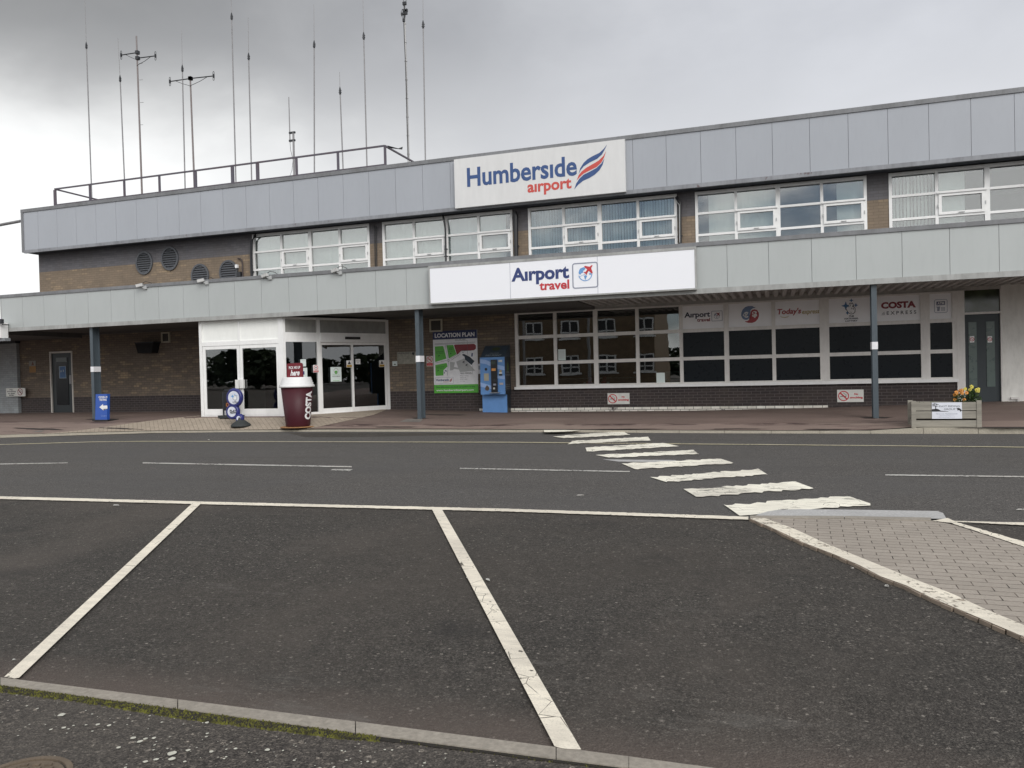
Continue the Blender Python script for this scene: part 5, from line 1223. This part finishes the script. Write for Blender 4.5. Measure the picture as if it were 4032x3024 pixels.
for k, (u0, v0, u1_, v1_, lab) in enumerate(((2198, 1419, 2227, 1375, 'A4 paper notice in the middle row of the shop window, second column'), (2585, 1512, 2618, 1467, 'blank pale paper notice low in the fourth column of the shop window'))):
    t, *_ = board('paper_notice', lab, [(u0, v0), (u1_, v0-1), (u1_, v1_), (u0, v1_+1)], -.006, .003, PAPER, 'notice', group='paper notices in the shop window')
    if k == 0:
        bm = nb(); 
        for r_ in range(9): quad(bm, [at(u0+3, v0-8-r_*3.6, -.008), at(u1_-4, v0-8.5-r_*3.6, -.008), at(u1_-4, v0-9.6-r_*3.6, -.008), at(u0+3, v0-9.1-r_*3.6, -.008)])
        obj('print', bm, LGREY, t)
# black wall hopper
a, b_ = at(531, 1352, -.3), at(604, 1352, -.3); c, d = at(596, 1389, -.3), at(542, 1389, -.3)
t = thing('wall_planter', 'black tapered half basket hanging high on the left brick wall', 'wall planter', ((a.x+b_.x)/2, -.15, c.z))
bm = nb(); poly(bm, [(a.x, -.3, a.z), (b_.x, -.3, a.z), (c.x, -.3, c.z), (d.x, -.3, c.z)], .29); obj('basket', bm, plain('basket_black', (.008, .008, .009), .9), t)
bm = nb(); box(bm, a.x-.02, b_.x+.02, -.32, -.0, a.z, a.z+.03); obj('rim', bm, DARKM, t)

# ================================================================== PAY MACHINE
pb = pd(1948, 1623); PMX0 = at(1901, 1590, -.32).x; PMX1 = at(1997, 1590, -.32).x; zb = pz(-7.2, -.32)
hx0 = at(1892, 1480, -.52).x; hx1 = at(1988, 1480, -.52).x; hz0 = at(1940, 1553, -.52).z; hz1 = at(1940, 1406.5, -.52).z; hzt = at(1960, 1361, -.12).z
PM = thing('pay_machine', 'blue and black car park pay machine with sloping top beside the location plan', 'pay machine', ((PMX0+PMX1)/2, -.2, zb))
BLUEM = plain('machine_blue', (.12, .27, .56), .45, var=.06); BLK2 = plain('machine_black', (.03, .036, .045), .4)
bm = nb(); box(bm, PMX0, PMX1, -.34, -.30, zb, hz0); obj('lower_door', bm, BLUEM, PM)
bm = nb(); box(bm, PMX0, PMX1+.005, -.30, -.02, zb, hz0); box(bm, hx0+.0, hx1, -.50, -.02, hz0+.001, hz1)
bevel(bm, .006, 1); obj('cabinet', bm, BLK2, PM)
bm = nb(); poly(bm, [(hx0, -.5, hz1+.001), (hx0, -.02, hz1+.001), (hx0, -.02, hzt), (hx0, -.10, hzt)], hx1-hx0, (1, 0, 0)); obj('hood', bm, plain('hood_slate', (.055, .075, .10), .4), PM)
bm = nb(); box(bm, hx0, hx1, -.53, -.501, hz0, hz1); bevel(bm, .004, 1); obj('front_panel', bm, BLUEM, PM)
def mp_(fx, fz, y=-.534): return Vector((hx0+(hx1-hx0)*fx, y, hz0+(hz1-hz0)*fz))
def mpoly(mt, P, y=-.534, nm='print'):
    bm = nb()
    for p in P: quad(bm, [mp_(a, b_, y) for a, b_ in p])
    bmesh.ops.triangulate(bm, faces=bm.faces); return obj(nm, bm, mt, PM)
def mbox(nm, mt, x0, x1, z0, z1, d, bev=.004):
    bm = nb(); a, b_ = mp_(x0, z0), mp_(x1, z1); box(bm, a.x, b_.x, -.531-d, -.531, a.z, b_.z); bevel(bm, bev, 1); return obj(nm, bm, mt, PM)
mpoly(plain('pale_swirl', (.30, .44, .72), .45), [[(0, .85), (0, .96), (.25, .93), (.6, .82), (1, .74), (1, .64), (.6, .70), (.25, .82)], [(0, .22), (0, .33), (.2, .29), (.5, .22), (.5, .14), (.25, .17)], [(.55, .44), (1, .40), (1, .50), (.55, .52)]])
cd = mbox('card_unit', plain('unit_black', (.018, .018, .02), .35), .47, .71, .06, .93, .06)
mbox('screen', plain('screen_grey', (.06, .08, .07), .2), .50, .66, .81, .89, .068); mbox('card_slot', plain('slot_orange', (.6, .27, .08), .4), .50, .67, .63, .70, .07); mbox('card_slot', plain('slot_white', (.55, .55, .5), .4), .55, .62, .14, .185, .07)
mbox('keypad', GREY_P, .56, .67, .24, .29, .07); mbox('keypad', DARKM, .56, .70, .33, .41, .08)
mbox('cash_tray', plain('tray_steel', (.3, .32, .34), .4, .4), .42, .78, .035, .055, .09); mbox('instruction_plate', plain('plate_beige', (.38, .36, .28), .5), .15, .35, .37, .57, .01); mbox('label_plate', plain('plate_pale', (.55, .56, .50), .5), .76, .91, .865, .92, .008)
mbox('label_plate', plain('plate_pink', (.42, .37, .36), .5), .78, .93, .255, .31, .008); mbox('note_slot', BLK2, .78, .90, .50, .55, .03); mbox('note_slot', WHT, .78, .90, .555, .585, .025); mbox('note_slot', GOLD, .80, .88, .59, .65, .02)
bm = nb(); c = mp_(.24, .68, -.535); disc(bm, c, .04); obj('speaker', bm, BLK, PM)
mpoly(plain('brown_badge', (.10, .07, .05), .5), [[(.18, .16), (.20, .12), (.27, .10), (.34, .12), (.36, .17), (.33, .21), (.29, .235), (.27, .255), (.25, .235), (.21, .21)]], -.536, 'badge')
# lettering on the sloping hood
sl = Vector((0, .40, hzt-hz1)); L_s = sl.length
MH = Matrix.Translation((hx0, -.5, hz1+.001)) @ Matrix.Rotation(math.atan2(hzt-hz1, .40)-R(90), 4, 'X')
bm = nb(); w_ = hx1-hx0
txt(bm, 'PAY POINT', .18*w_, .82*w_, .08*L_s, .22*L_s, -.004, .02, MH, .2); txt(bm, 'CAR PARK', .32*w_, .70*w_, .29*L_s, .38*L_s, -.004, .0, MH, .2); obj('lettering', bm, plain('hood_text', (.32, .36, .38), .5), PM)
bm = nb(); disc(bm, (.52*w_, -.003, .70*L_s), .13, 20, rz=.075); bmesh.ops.transform(bm, matrix=MH, verts=bm.verts); obj('oval_badge', bm, plain('olive_badge', (.07, .09, .04), .5), PM)
bm = nb(); c = Vector((hx1+.003, -.27, hz0+.73*(hz1-hz0))); quad(bm, [(c.x, c.y+.07*math.cos(a/20*6.283), c.z+.13*math.sin(a/20*6.283)) for a in range(20)]); obj('oval_badge', bm, plain('green_badge', (.09, .15, .05), .5), PM)
bm = nb(); MS = Matrix.Translation((hx1+.004, -.5, 0)) @ Matrix.Rotation(R(90), 4, 'Z')
h_ = hz1-hz0
for s, z0_, z1_, a0, a1 in (('CAR PARK', .57, .61, .08, .34), ('PAY POINT', .49, .54, .03, .42), ('Please pay', .24, .265, .06, .38), ('here before', .19, .215, .05, .40), ('leaving', .13, .155, .1, .35)): txt(bm, s, a0, a1, hz0+z0_*h_, hz0+z1_*h_, 0, .0, MS)
obj('lettering', bm, LGREY, PM)

# ================================================================== THINGS ON THE PAVEMENT
def ppm_at(p): return F/((p-CAM).dot(FW))
# giant coffee cup
cp = pd(1174, 1681); k = ppm_at(cp); cz = pz(cp.x, cp.y)
CU = thing('cup_display', 'giant maroon takeaway coffee cup with white lid and pick me up card', 'display', (cp.x, cp.y, cz))
rb_, rt_, rl = 46.5/k, 62/k, 67/k; hb, hl = 160/k, 196/k
bm = nb(); lathe(bm, [(0, .02), (rb_-.01, .02), (rb_, .04), (rt_, hb), (rt_-.02, hb)], (cp.x, cp.y, cz), 56); CUPM = plain('cup_maroon', (.055, .010, .016), .5, var=.06, spec=.3); obj('cup', bm, CUPM, CU, True)
bm = nb(); lathe(bm, [(rt_-.02, hb-.02), (rl, hb-.025), (rl+.008, hb+.0), (rl-.005, hb+.035), (rl-.03, hb+.05), (rl-.025, hb+.09), (rl-.05, hb+.105), (rl-.05, hb+.15), (rl-.065, hb+.165), (rl-.07, hl-.03), (rl-.09, hl), (rl-.13, hl), (rl-.14, hl-.03), (0, hl-.03)], (cp.x, cp.y, cz), 56); obj('lid', bm, dirty('lid_white', (.74, .74, .74), (.5, .5, .48), .45, .3, 6), CU, True)
bm = nb(); lathe(bm, [(0, .0), (68/k, .0), (68/k, .012), (65/k, .018), (0, .018)], (cp.x, cp.y, cz), 48, None); obj('base_plate', bm, dirty('rusted_plate', (.38, .20, .08), (.16, .07, .03), .8, .8, 9), CU)
ca = at(1133, 1498, cp.y); cb_ = at(1193, 1436, cp.y)
MC = Matrix.Translation((ca.x, cp.y-.02, cz+hl-.035)) @ Matrix.Rotation(R(-1), 4, 'Y'); cw, ch = cb_.x-ca.x, 60/k
bm = nb(); rad = .04
P = [(0, 0), (cw, 0)]+[(cw-rad+rad*math.cos(R(a)), ch-rad+rad*math.sin(R(a))) for a in (0, 45, 90)]+[(rad+rad*math.cos(R(a)), ch-rad+rad*math.sin(R(a))) for a in (90, 135, 180)]
poly(bm, [(x, 0, z) for x, z in P], .03, (0, 1, 0), MC); obj('card', bm, plain('card_red', (.15, .012, .02), .45), CU)
bm = nb(); txt(bm, 'PICK ME UP', .14*cw, .86*cw, .62*ch, .80*ch, -.004, .02, MC); txt(bm, 'here', .22*cw, .78*cw, .18*ch, .56*ch, -.004, .03, MC, .25); obj('lettering', bm, WHT, CU)
# wrapped vertical lettering
camdir = math.atan2(CAM.y-cp.y, CAM.x-cp.x)
def wrap(parent, s, ang0, h0, h1, hw, mt):
    V, Fc = glyphs(s, .05); ax = min(v[0] for v in V); bx = max(v[0] for v in V); ay = min(v[1] for v in V); by = max(v[1] for v in V)
    bm = nb(); vs = [bm.verts.new((x, y, 0)) for x, y, _ in V]
    for f in Fc: bm.faces.new([vs[i] for i in f])
    for _ in range(3): bmesh.ops.subdivide_edges(bm, edges=[e for e in bm.edges if e.calc_length() > .12], cuts=1); bmesh.ops.triangulate(bm, faces=bm.faces)
    for v in bm.verts:
        x, y = v.co.x, v.co.y; z = h0+(x-ax)/(bx-ax)*(h1-h0); r = rb_+(rt_-rb_)*(z-.04)/(hb-.04)+.007
        a = ang0-((y-ay)/(by-ay)-.5)*2*hw/r        # letter tops point left as they climb
        v.co = Vector((cp.x+r*math.cos(a), cp.y+r*math.sin(a), cz+z))
    obj('lettering', bm, mt, parent)
wrap(CU, 'COSTA', camdir+R(50), 30/k, 141/k, .115, WHT); 

# lottery sign on a rubber foot
lp_ = pd(949, 1679); k = ppm_at(lp_); lz = pz(lp_.x, lp_.y)
LS = thing('pavement_sign', 'navy bubble shaped lottery sign on a black rubber foot in front of the white doors', 'sign', (lp_.x, lp_.y, lz))
NV = plain('bubble_navy', (.025, .03, .16), .35, var=.1)
BUB = [(925, 1565.5, 37, 26), (918, 1621, 30.5, 20), (944.5, 1647, 18, 9.5)]
for u, v, ro, ri in BUB:
    c = at(u, v, lp_.y); ro_, ri_ = ro/k, ri/k; M_ = Matrix.Translation(c) @ Matrix.Rotation(R(90), 4, 'X')
    bm = nb(); lathe(bm, [(0, -.05), (ro_-.02, -.055), (ro_, -.03), (ro_, .03), (ro_-.02, .055), ((ro_+ri_)/2, .06), (ri_, .05), (0, .05)], (0, 0, 0), 40, M_); obj('bubble', bm, NV, LS, True)
    bm = nb(); lathe(bm, [(0, .056), (ri_, .056), (ri_, .04)], (0, 0, 0), 32, M_); obj('disc', bm, plain('disc_white', (.66, .68, .76), .4), LS)
def lpx(u, v, d=.06): return at(u, v, lp_.y-d)
fq = cc(4.916, 850, 1500)
bm = nb(); tpx(bm, 'PLAY', *fq(270, 602), *fq(392, 556), lp_.y-.062, .04); tpx(bm, 'NOW', *fq(276, 636), *fq(398, 595), lp_.y-.062, .04); tpx(bm, 'THE', *fq(352, 398), *fq(392, 384), lp_.y-.062, .02); tpx(bm, 'NATIONAL', *fq(322, 416), *fq(438, 400), lp_.y-.062, .02); tpx(bm, 'LOTTERY', *fq(328, 434), *fq(434, 418), lp_.y-.062, .02); obj('lettering', bm, BLK, LS)
shape(LS, plain('star_light', (.12, .36, .68), .5), [star4(322, 297, 36), star4(365, 258, 16), star4(405, 285, 12)], fq, lp_.y-.062, 'star')
HS = [(322, 335), (345, 320), (355, 280), (368, 275), (378, 290), (395, 285), (398, 305), (408, 330), (402, 358), (380, 372), (350, 368)]
shape(LS, GREY_P, [HS], fq, lp_.y-.064, 'hand'); shape(LS, WHT, [[(372+(x-372)*.8, 330+(y-330)*.84) for x, y in HS]], fq, lp_.y-.066, 'hand_fill')
bm = nb(); lathe(bm, [(0, .0), (39/k, .0), (39/k, .03), (34/k, .07), (20/k, .14), (11/k, .18), (9/k, .24), (0, .24)], (lp_.x, lp_.y, lz), 36); obj('foot', bm, plain('rubber', (.03, .034, .034), .75), LS, True)
# black swinging board behind it
ap = pd(905, 1645); k = ppm_at(ap)
AB = thing('poster_stand', 'black framed poster stand half hidden behind the navy bubble sign', 'sign', ap)
a, b_ = at(881, 1635, ap.y), at(937, 1536, ap.y)
bm = nb(); rr_ = .02
tube(bm, [(a.x, ap.y, ap.z+.06), (a.x, ap.y, b_.z-.05), (a.x+.05, ap.y, b_.z), (b_.x-.05, ap.y, b_.z), (b_.x, ap.y, b_.z-.05), (b_.x, ap.y, ap.z+.06)], .022, 8); obj('frame', bm, DARKM, AB)
bm = nb(); box(bm, a.x+.03, b_.x-.03, ap.y-.01, ap.y+.01, ap.z+.2, b_.z-.04); obj('poster', bm, plain('poster_black', (.012, .012, .014), .4), AB)
bm = nb(); c = at(896, 1594, ap.y-.02); annulus(bm, c, .03, .055, 16); obj('print', bm, plain('print_orange', (.4, .13, .03), .5), AB)
bm = nb(); box(bm, a.x-.06, b_.x+.06, ap.y-.17, ap.y+.17, ap.z, ap.z+.07); bevel(bm, .03, 3); obj('foot', bm, plain('rubber', (.03, .034, .034), .75), AB)
# blue testing sign at the left column
tp_ = pd(411, 1656); k = ppm_at(tp_)
TS = thing('testing_sign', 'blue pavement box sign with white left arrow at the foot of the left column', 'sign', (tp_.x, tp_.y, tp_.z))
a, b_ = at(388, 1655, tp_.y), at(431, 1551, tp_.y); zt0 = tp_.z+.03
SBL = plain('sign_blue', (.02, .08, .36), .4, var=.04)
bm = nb(); P = [(a.x, zt0), (b_.x, zt0), (b_.x-.03, b_.z), (a.x-.03+.01, b_.z)]
poly(bm, [(x, tp_.y-.12+.09*(z-zt0), z) for x, z in P], .1); bevel(bm, .012, 2); obj('board', bm, SBL, TS)
bm = nb(); box(bm, a.x-.02, b_.x+.12, tp_.y-.2, tp_.y+.2, tp_.z, tp_.z+.035); bevel(bm, .01); obj('foot', bm, BLK, TS)
fr = cc(2.765, 0, 1200); yy = tp_.y-.135
def sy(v): return tp_.y-.128+.09*(at(410, v, tp_.y).z-zt0)
bm = nb(); tpx(bm, 'COVID-19', *fr(1074, 1018), *fr(1168, 994), sy(1564), .03); tpx(bm, 'TESTING', *fr(1081, 1046), *fr(1160, 1022), sy(1574), .03); obj('lettering', bm, WHT, TS)
bm = nb(); quad(bm, [at(*fr(x, y), sy(1604)) for x, y in [(1081, 1115), (1122, 1080), (1122, 1098), (1168, 1096), (1170, 1131), (1124, 1133), (1126, 1150)]]); bmesh.ops.triangulate(bm, faces=bm.faces); obj('arrow', bm, WHT, TS)
bm = nb(); tpx(bm, 'Centre', *fr(1100, 1218), *fr(1160, 1198), sy(1638), 0); obj('lettering', bm, plain('pale_blue_text', (.2, .3, .6), .5), TS)

# ---- timber planter with flowers
pf = pd(3728, 1682); Yp = pf.y; zb = pf.z
PL = thing('timber_planter', 'weathered wooden trough planter on the raised kerb before the slate door', 'planter', (pf.x, Yp, zb))
x0, x1 = at(3607, 1640, Yp).x, at(3846, 1640, Yp).x; zt1 = at(3725, 1584, Yp).z; dp = .42
WOOD = dirty('weathered_wood', (.31, .29, .245), (.14, .13, .11), .85, .7, 3, stretch=(.3, 1, 3)); 
hgt = zt1-zb
def zf(v): return at(3725, v, Yp).z
for k_, (va_, vb_) in enumerate(((1616, 1584), (1648, 1619), (1681, 1655))):
    za, zc = zf(va_), zf(vb_)
    bm = nb(); box(bm, x0+.0, x1, Yp, Yp+.025, za, zc); bevel(bm, .004, 1); obj('plank', bm, WOOD, PL)
    bm = nb(); box(bm, x0-.05, x0-.028, Yp+.05, Yp+dp, za, zc); bevel(bm, .004, 1); obj('plank', bm, WOOD, PL)
    bm = nb(); box(bm, x1+.028, x1+.05, Yp+.05, Yp+dp, za, zc); obj('plank', bm, WOOD, PL)
    bm = nb(); box(bm, x0, x1, Yp+dp-.02, Yp+dp, za, zc); obj('plank', bm, WOOD, PL)
for X in (x0-.08, x1+.0):
    for y in (Yp-.012, Yp+dp-.04):
        bm = nb(); box(bm, X, X+.08, y, y+.06, zb-.01, zt1+.03); bevel(bm, .006, 1); obj('post', bm, WOOD, PL)
bm = nb(); box(bm, x0+.01, x1-.01, Yp+.04, Yp+dp-.03, zb+.03, zt1-.045); obj('soil', bm, DIRT, PL)
fz_ = cc(3.687, 3300, 1480)
ps, sx0, sx1, sz0, sz1 = board('planter_sign', 'white plate with black tree silhouette and grounds lettering screwed to the planter', [fz_(1364, 622), fz_(1800, 622), fz_(1798, 384), fz_(1360, 388)], Yp-.008, .006, plain('plate_white', (.68, .70, .76), .4))
Yg = Yp-.010; f5 = cc(5.12, 3600, 1480)
lettering(ps, plain('charcoal_text', (.09, .10, .12), .5), [tt(f5, 'EAST RIDING', 508, 630, 915, 592, .0), tt(f5, 'GROUP', 598, 692, 828, 652, .0)], Yg)
lettering(ps, GREY_P, [tt(f5, '"Grounds Maintained By"', 432, 782, 885, 752, 0, .15), tt(f5, 'East Riding Group Ltd', 518, 812, 795, 797, 0), tt(f5, 'www.eastridinggroup.co.uk', 492, 842, 822, 824, 0)], Yg)
shape(ps, BLK, [[(355, 670), (400, 668), (440, 662), (480, 668), (510, 685), (530, 702), (690, 715), (690, 720), (356, 720)], [(845, 645), (905, 648), (940, 672), (960, 695), (945, 712), (932, 728), (920, 700), (900, 690), (862, 695), (890, 680), (880, 658)]], f5, Yg, 'silhouette')
bm = nb()
def tw(L, r):
    tube(bm, [at(*f5(x, y), Yg-.001) for x, y in L], r, 4)
tw([(432, 670), (433, 610)], .006)
for L in ([(433, 630), (405, 600), (372, 612)], [(405, 600), (385, 575), (362, 572)], [(405, 600), (410, 560), (402, 545)], [(433, 615), (440, 570), (428, 550)], [(440, 590), (468, 575), (492, 580)], [(433, 635), (460, 608), (490, 612)], [(452, 582), (455, 560)], [(385, 606), (366, 590)], [(410, 575), (385, 560)]): tw(L, .0035)
obj('tree_emblem', bm, BLK, ps)
LEAF = NB('leaf'); LEAF = LEAF.bsdf(LEAF.mix(LEAF.noise(30, 3), (.015, .04, .008), (.06, .11, .02)), .6)
def leaf(bm, p, r, rr):
    d = Vector((rr.uniform(-1, 1), rr.uniform(-1, 1), rr.uniform(-.3, 1))).normalized(); s_ = d.cross(Vector((0, 0, 1))).normalized() if abs(d.z) < .95 else Vector((1, 0, 0))
    u_ = s_.cross(d)
    quad(bm, [p, p+d*r*.5+s_*r*.28, p+d*r+u_*r*.1, p+d*r*.5-s_*r*.28])
def bush(label, cx, w, h, n, flowers, mt, seed):
    rr = random.Random(seed); t = thing('flowering_plant', label, 'plant', (cx, Yp+.2, zt1-.05), 'pansy plants in the planter')
    bm = nb()
    for i in range(n):
        a = rr.uniform(0, 6.28); q = rr.random()**.6; z = rr.uniform(0, 1)
        p = Vector((cx+math.cos(a)*w*q*(1-.35*z), Yp+.2+math.sin(a)*.15*q, zt1-.04+z*h*(1-.3*q))); leaf(bm, p, rr.uniform(.03, .06), rr)
    for i in range(9):
        a = rr.uniform(0, 6.28); tube(bm, [(cx+math.cos(a)*.03, Yp+.2, zt1-.05), (cx+math.cos(a)*w*.6, Yp+.2+math.sin(a)*.1, zt1+h*.7)], .004, 4)
    obj('foliage', bm, LEAF, t)
    for fx, fz2 in flowers:
        c = Vector((fx, Yp+.06+rr.uniform(0, .12), fz2)); bm = nb()
        for k2 in range(5):
            a = R(90+72*k2+rr.uniform(-10, 10)); r = .026
            cc2 = c+Vector((math.cos(a)*r*.62, rr.uniform(-.01, .0), math.sin(a)*r*.62))
            quad(bm, [cc2+Vector((math.cos(b2/7*6.283)*r*.68, .008*math.sin(b2*2.1), math.sin(b2/7*6.283)*r*.68)) for b2 in range(7)])
        fo = obj('flower', bm, mt, t)
        bm = nb(); disc(bm, c+Vector((0, -.012, 0)), .009, 6); obj('flower_centre', bm, plain('flower_eye', (.25, .08, .01), .6), fo)
    return t
def fpx(L): 
    o = []
    for x, y in L: p = at(*f5(x, y), Yp+.12); o.append((p.x, p.z))
    return o
xb1 = at(*f5(930, 450), Yp+.15).x; xb2 = at(*f5(1190, 430), Yp+.15).x
ORG = plain('petal_orange', (.66, .28, .045), .6); YLW = plain('petal_yellow', (.58, .52, .08), .6)
bush('orange flowered plant in the planter, left of the yellow one', xb1, .15, .22, 300, fpx([(835, 325), (822, 382), (890, 385), (940, 285), (980, 300), (955, 345), (825, 480), (1000, 478), (1045, 338), (860, 350), (915, 300), (960, 330)]), ORG, 4)
bush('yellow flowered plant at the right end of the planter', xb2, .15, .30, 420, fpx([(1145, 210), (1030, 262), (1240, 280), (1125, 278), (1280, 265), (1300, 310), (1170, 225), (1255, 300)]), YLW, 5)
rr = random.Random(8); bm = nb()
for i in range(420):
    p = Vector((rr.uniform(x0+.02, x1-.3), Yp+rr.uniform(.05, .35), zt1-.045)); leaf(bm, p, rr.uniform(.02, .05)*(1.6 if rr.random() > .93 else 1), rr)
struct(obj('ground_cover', bm, LEAF), 'stuff')
# inspection covers and small litter on the pavement
STAIN = plain('damp_stain', (.035, .026, .024), .8, var=.3, scale=8)
def stain(u, v, rx, ry, seed):
    q = random.Random(seed); c = pd(u, v); bm = nb(); L = []
    for a in range(26):
        r = q.uniform(.55, 1.15); x = c.x+math.cos(a/26*6.283)*rx*r; y = c.y+math.sin(a/26*6.283)*ry*r; L.append((x, y, pz(x, y)+.009))
    ct = bm.verts.new((c.x, c.y, pz(c.x, c.y)+.009)); vs_ = [bm.verts.new(p) for p in L]
    for i in range(26): bm.faces.new((ct, vs_[i], vs_[(i+1) % 26]))
    struct(obj('pavement_stain', bm, STAIN))
for k_, a_ in enumerate(((3449, 1645, .32, .14), (1655, 1648, .25, .12), (378, 1651, .3, .15), (1745, 1634, .9, .14), (2900, 1690, .7, .04), (3250, 1692, .5, .05), (470, 1688, .8, .07), (1560, 1682, .8, .05), (2450, 1691, 1.1, .035), (3980, 1685, 1.0, .06), (150, 1690, .9, .12))): stain(*a_, k_)
def crack(name, px, w, fn, mt, seed, hit):
    q = random.Random(seed); bm = nb(); P = []
    for (u0_, v0_), (u1q, v1q) in zip(px, px[1:]):
        A_, B_ = hit(u0_, v0_), hit(u1q, v1q); n = max(2, int((B_-A_).length/.06))
        for i in range(n): P.append(A_.lerp(B_, i/n)+Vector((q.uniform(-.015, .015), q.uniform(-.015, .015), 0)))
    va_ = [bm.verts.new((p.x, p.y-w*q.uniform(.2, 1), fn(p.x, p.y))) for p in P]; vb_ = [bm.verts.new((p.x, p.y+w*q.uniform(.2, 1), fn(p.x, p.y))) for p in P]
    for i in range(len(P)-1): bm.faces.new((va_[i], va_[i+1], vb_[i+1], vb_[i]))
    struct(obj(name, bm, mt))
crack('road_joint', [(780, 1802), (1150, 1803), (1440, 1805)], .012, lambda x, y: gz(x, y)+.008, STAIN, 1, gd)
crack('road_joint', [(1440, 1805), (2050, 1812)], .005, lambda x, y: gz(x, y)+.008, STAIN, 2, gd)
crack('footpath_crack', [(200, 2948), (300, 2905), (400, 2870), (450, 2840), (560, 2802)], .005, lambda x, y: gz(x, y)+.0085, STAIN, 3, gd)
crack('bay_crack', [(950, 2200), (1010, 2204), (1080, 2196)], .003, lambda x, y: gz(x, y)+.004, STAIN, 4, gd)
# scraps of old paint
strip_px('paint_scrap', [((445, 1995), (470, 1995), (468, 1989), (448, 1990)), ((1835, 2282), (1848, 2283), (1846, 2276), (1838, 2277)), ((1912, 2288), (1930, 2294), (1926, 2284), (1915, 2283)), ((48, 2608), (62, 2606), (60, 2601), (50, 2603)), ((3352, 2244), (3362, 2245), (3361, 2240), (3354, 2241)), ((3482, 2315), (3500, 2316), (3497, 2308), (3485, 2309)), ((818, 1735), (826, 1735), (825, 1732), (819, 1732)), ((2270, 1955), (2300, 1955), (2296, 1951), (2275, 1951))], THIN, .012, jag=.003)
for u0, v0, u1_, v1_ in ((1572, 1662, 1668, 1650), (125, 1702, 175, 1696)):
    P = [pd(u0, v0), pd(u1_-14, v0), pd(u1_, v1_), pd(u0+30, v1_)]
    bm = nb(); quad(bm, [Vector((p.x, p.y, pz(p.x, p.y)+.006)) for p in P]); 
    o = obj('inspection_cover', bm, plain('cover_grey', (.16, .145, .13), .7, var=.2, scale=12)); tag(o, 'flat grey inspection cover in the red pavement ' + ('by the middle column' if u0 > 1000 else 'near the left edge'), 'inspection cover')

# ================================================================== WHAT THE GLASS REFLECTS (behind the camera)
HB = thing('opposite_building', 'brick building with white windows facing the terminal, seen in the shop glass', 'building', (-24, -52, 0))
bm = nb(); box(bm, -40, -10.5, -62, -52, -1, 8.2); obj('wall', bm, plain('orange_brick', (.17, .12, .075), .9, var=.3, scale=2), HB)
bm = nb(); box(bm, -40.5, -10, -62.5, -51.6, 8.2, 8.5); obj('roof', bm, FELT, HB)
for i in range(8):
    for j in range(2):
        X = -37.5+i*3.6; Z = .8+j*3.4
        bm = nb(); 
        for a in (0, .8, 1.6): box(bm, X+a, X+a+.12, -51.97, -51.9, Z, Z+1.7)
        for a in (0, .5, 1.58): box(bm, X+.12, X+1.60, -51.965, -51.9, Z+a, Z+a+.12)
        box(bm, X-.2, X+1.92, -51.98, -51.85, Z-.14, Z)
        w = obj('window', bm, WHITE, HB); bm = nb(); box(bm, X+.08, X+1.64, -51.99, -51.98, Z, Z+1.7); obj('pane', bm, BLK, w)
for i, x in enumerate((-31, -24.5, -19.5, -14)):
    lpst = thing('lamp_post', ['pale lamp post at the left of the reflected car park', 'second pale lamp post before the opposite building', 'third pale lamp post before the opposite building', 'pale lamp post at the right end of the opposite building'][i], 'lamp post', (x, -40, -.46), 'lamp posts across the car park')
    bm = nb(); tube(bm, [(x, -40, -.46), (x, -40, 6.5)], [.14, .09], 8); obj('post', bm, GALV, lpst)
    bm = nb(); box(bm, x-.15, x+.15, -40, -39.2, 6.4, 6.5); obj('lamp_head', bm, GALV, lpst)
LEAF2 = NB('tree_leaf'); LEAF2 = LEAF2.bsdf(LEAF2.mix(LEAF2.noise(.8, 3), (.02, .035, .012), (.05, .07, .025)), .7)
BARK = plain('bark', (.07, .055, .04), .9)
rr = random.Random(21)
def treecrown(c, r, h, n):
    bm = nb()
    for i in range(n):
        a = rr.uniform(0, 6.28); q = rr.random()**.4; e_ = rr.uniform(-1, 1)
        p = Vector((c[0]+math.cos(a)*r*q*math.sqrt(1-e_*e_)*(1+.25*math.sin(3*a)), c[1]+math.sin(a)*r*q, c[2]+e_*h)); s_ = rr.uniform(.25, .5)
        d = Vector((rr.uniform(-1, 1), rr.uniform(-1, 1), rr.uniform(-1, 1))).normalized(); e2 = d.cross(Vector((.3, .5, .8))).normalized()
        quad(bm, [p+d*s_, p+e2*s_, p-d*s_, p-e2*s_])
    return bm
t0 = thing('tree', 'dark leafy tree far across the car park', 'tree', (0, -95, 0), 'trees across the car park')
bm = nb(); tube(bm, [(0, -95, -.5), (.1, -95, 1.2), (0, -95, 2.6)], [.3, .22, .12], 8); obj('trunk', bm, BARK, t0)
obj('crown', treecrown((0, -95, 2.1), 5.0, 2.0, 1200), LEAF2, t0)
for i, (x, y, s_) in enumerate(((-9, -96, .9), (7, -93, 1.1), (14, -97, 1), (21, -92, .85), (29, -95, 1.15), (37, -98, 1), (46, -94, .95), (55, -97, 1.1), (65, -95, 1), (76, -96, 1.2), (88, -92, 1), (100, -95, 1.1), (114, -90, 1.2), (-17, -99, 1), (-48, -80, 1.1), (-57, -84, 1.25), (-66, -82, 1.1), (-76, -86, 1.3), (-87, -84, 1.1), (-98, -88, 1.2), (110, -40, 1.2), (116, -30, 1), (112, -20, 1.15), (118, -10, 1.1), (112, 0, 1.2), (116, 9, 1), (112, 18, 1.2), (108, -50, 1.1), (110, -62, 1.2), (106, -74, 1.1))):
    c_ = t0.copy(); C.objects.link(c_); c_.location = (x, y, 0); c_.scale = (s_, s_, s_); c_.rotation_euler = (0, 0, i*1.3)
    for ch in t0.children[:]:
        if ch.name.startswith(('trunk', 'crown')) and ch.parent == t0:
            d_ = ch.copy(); C.objects.link(d_); d_.parent = c_
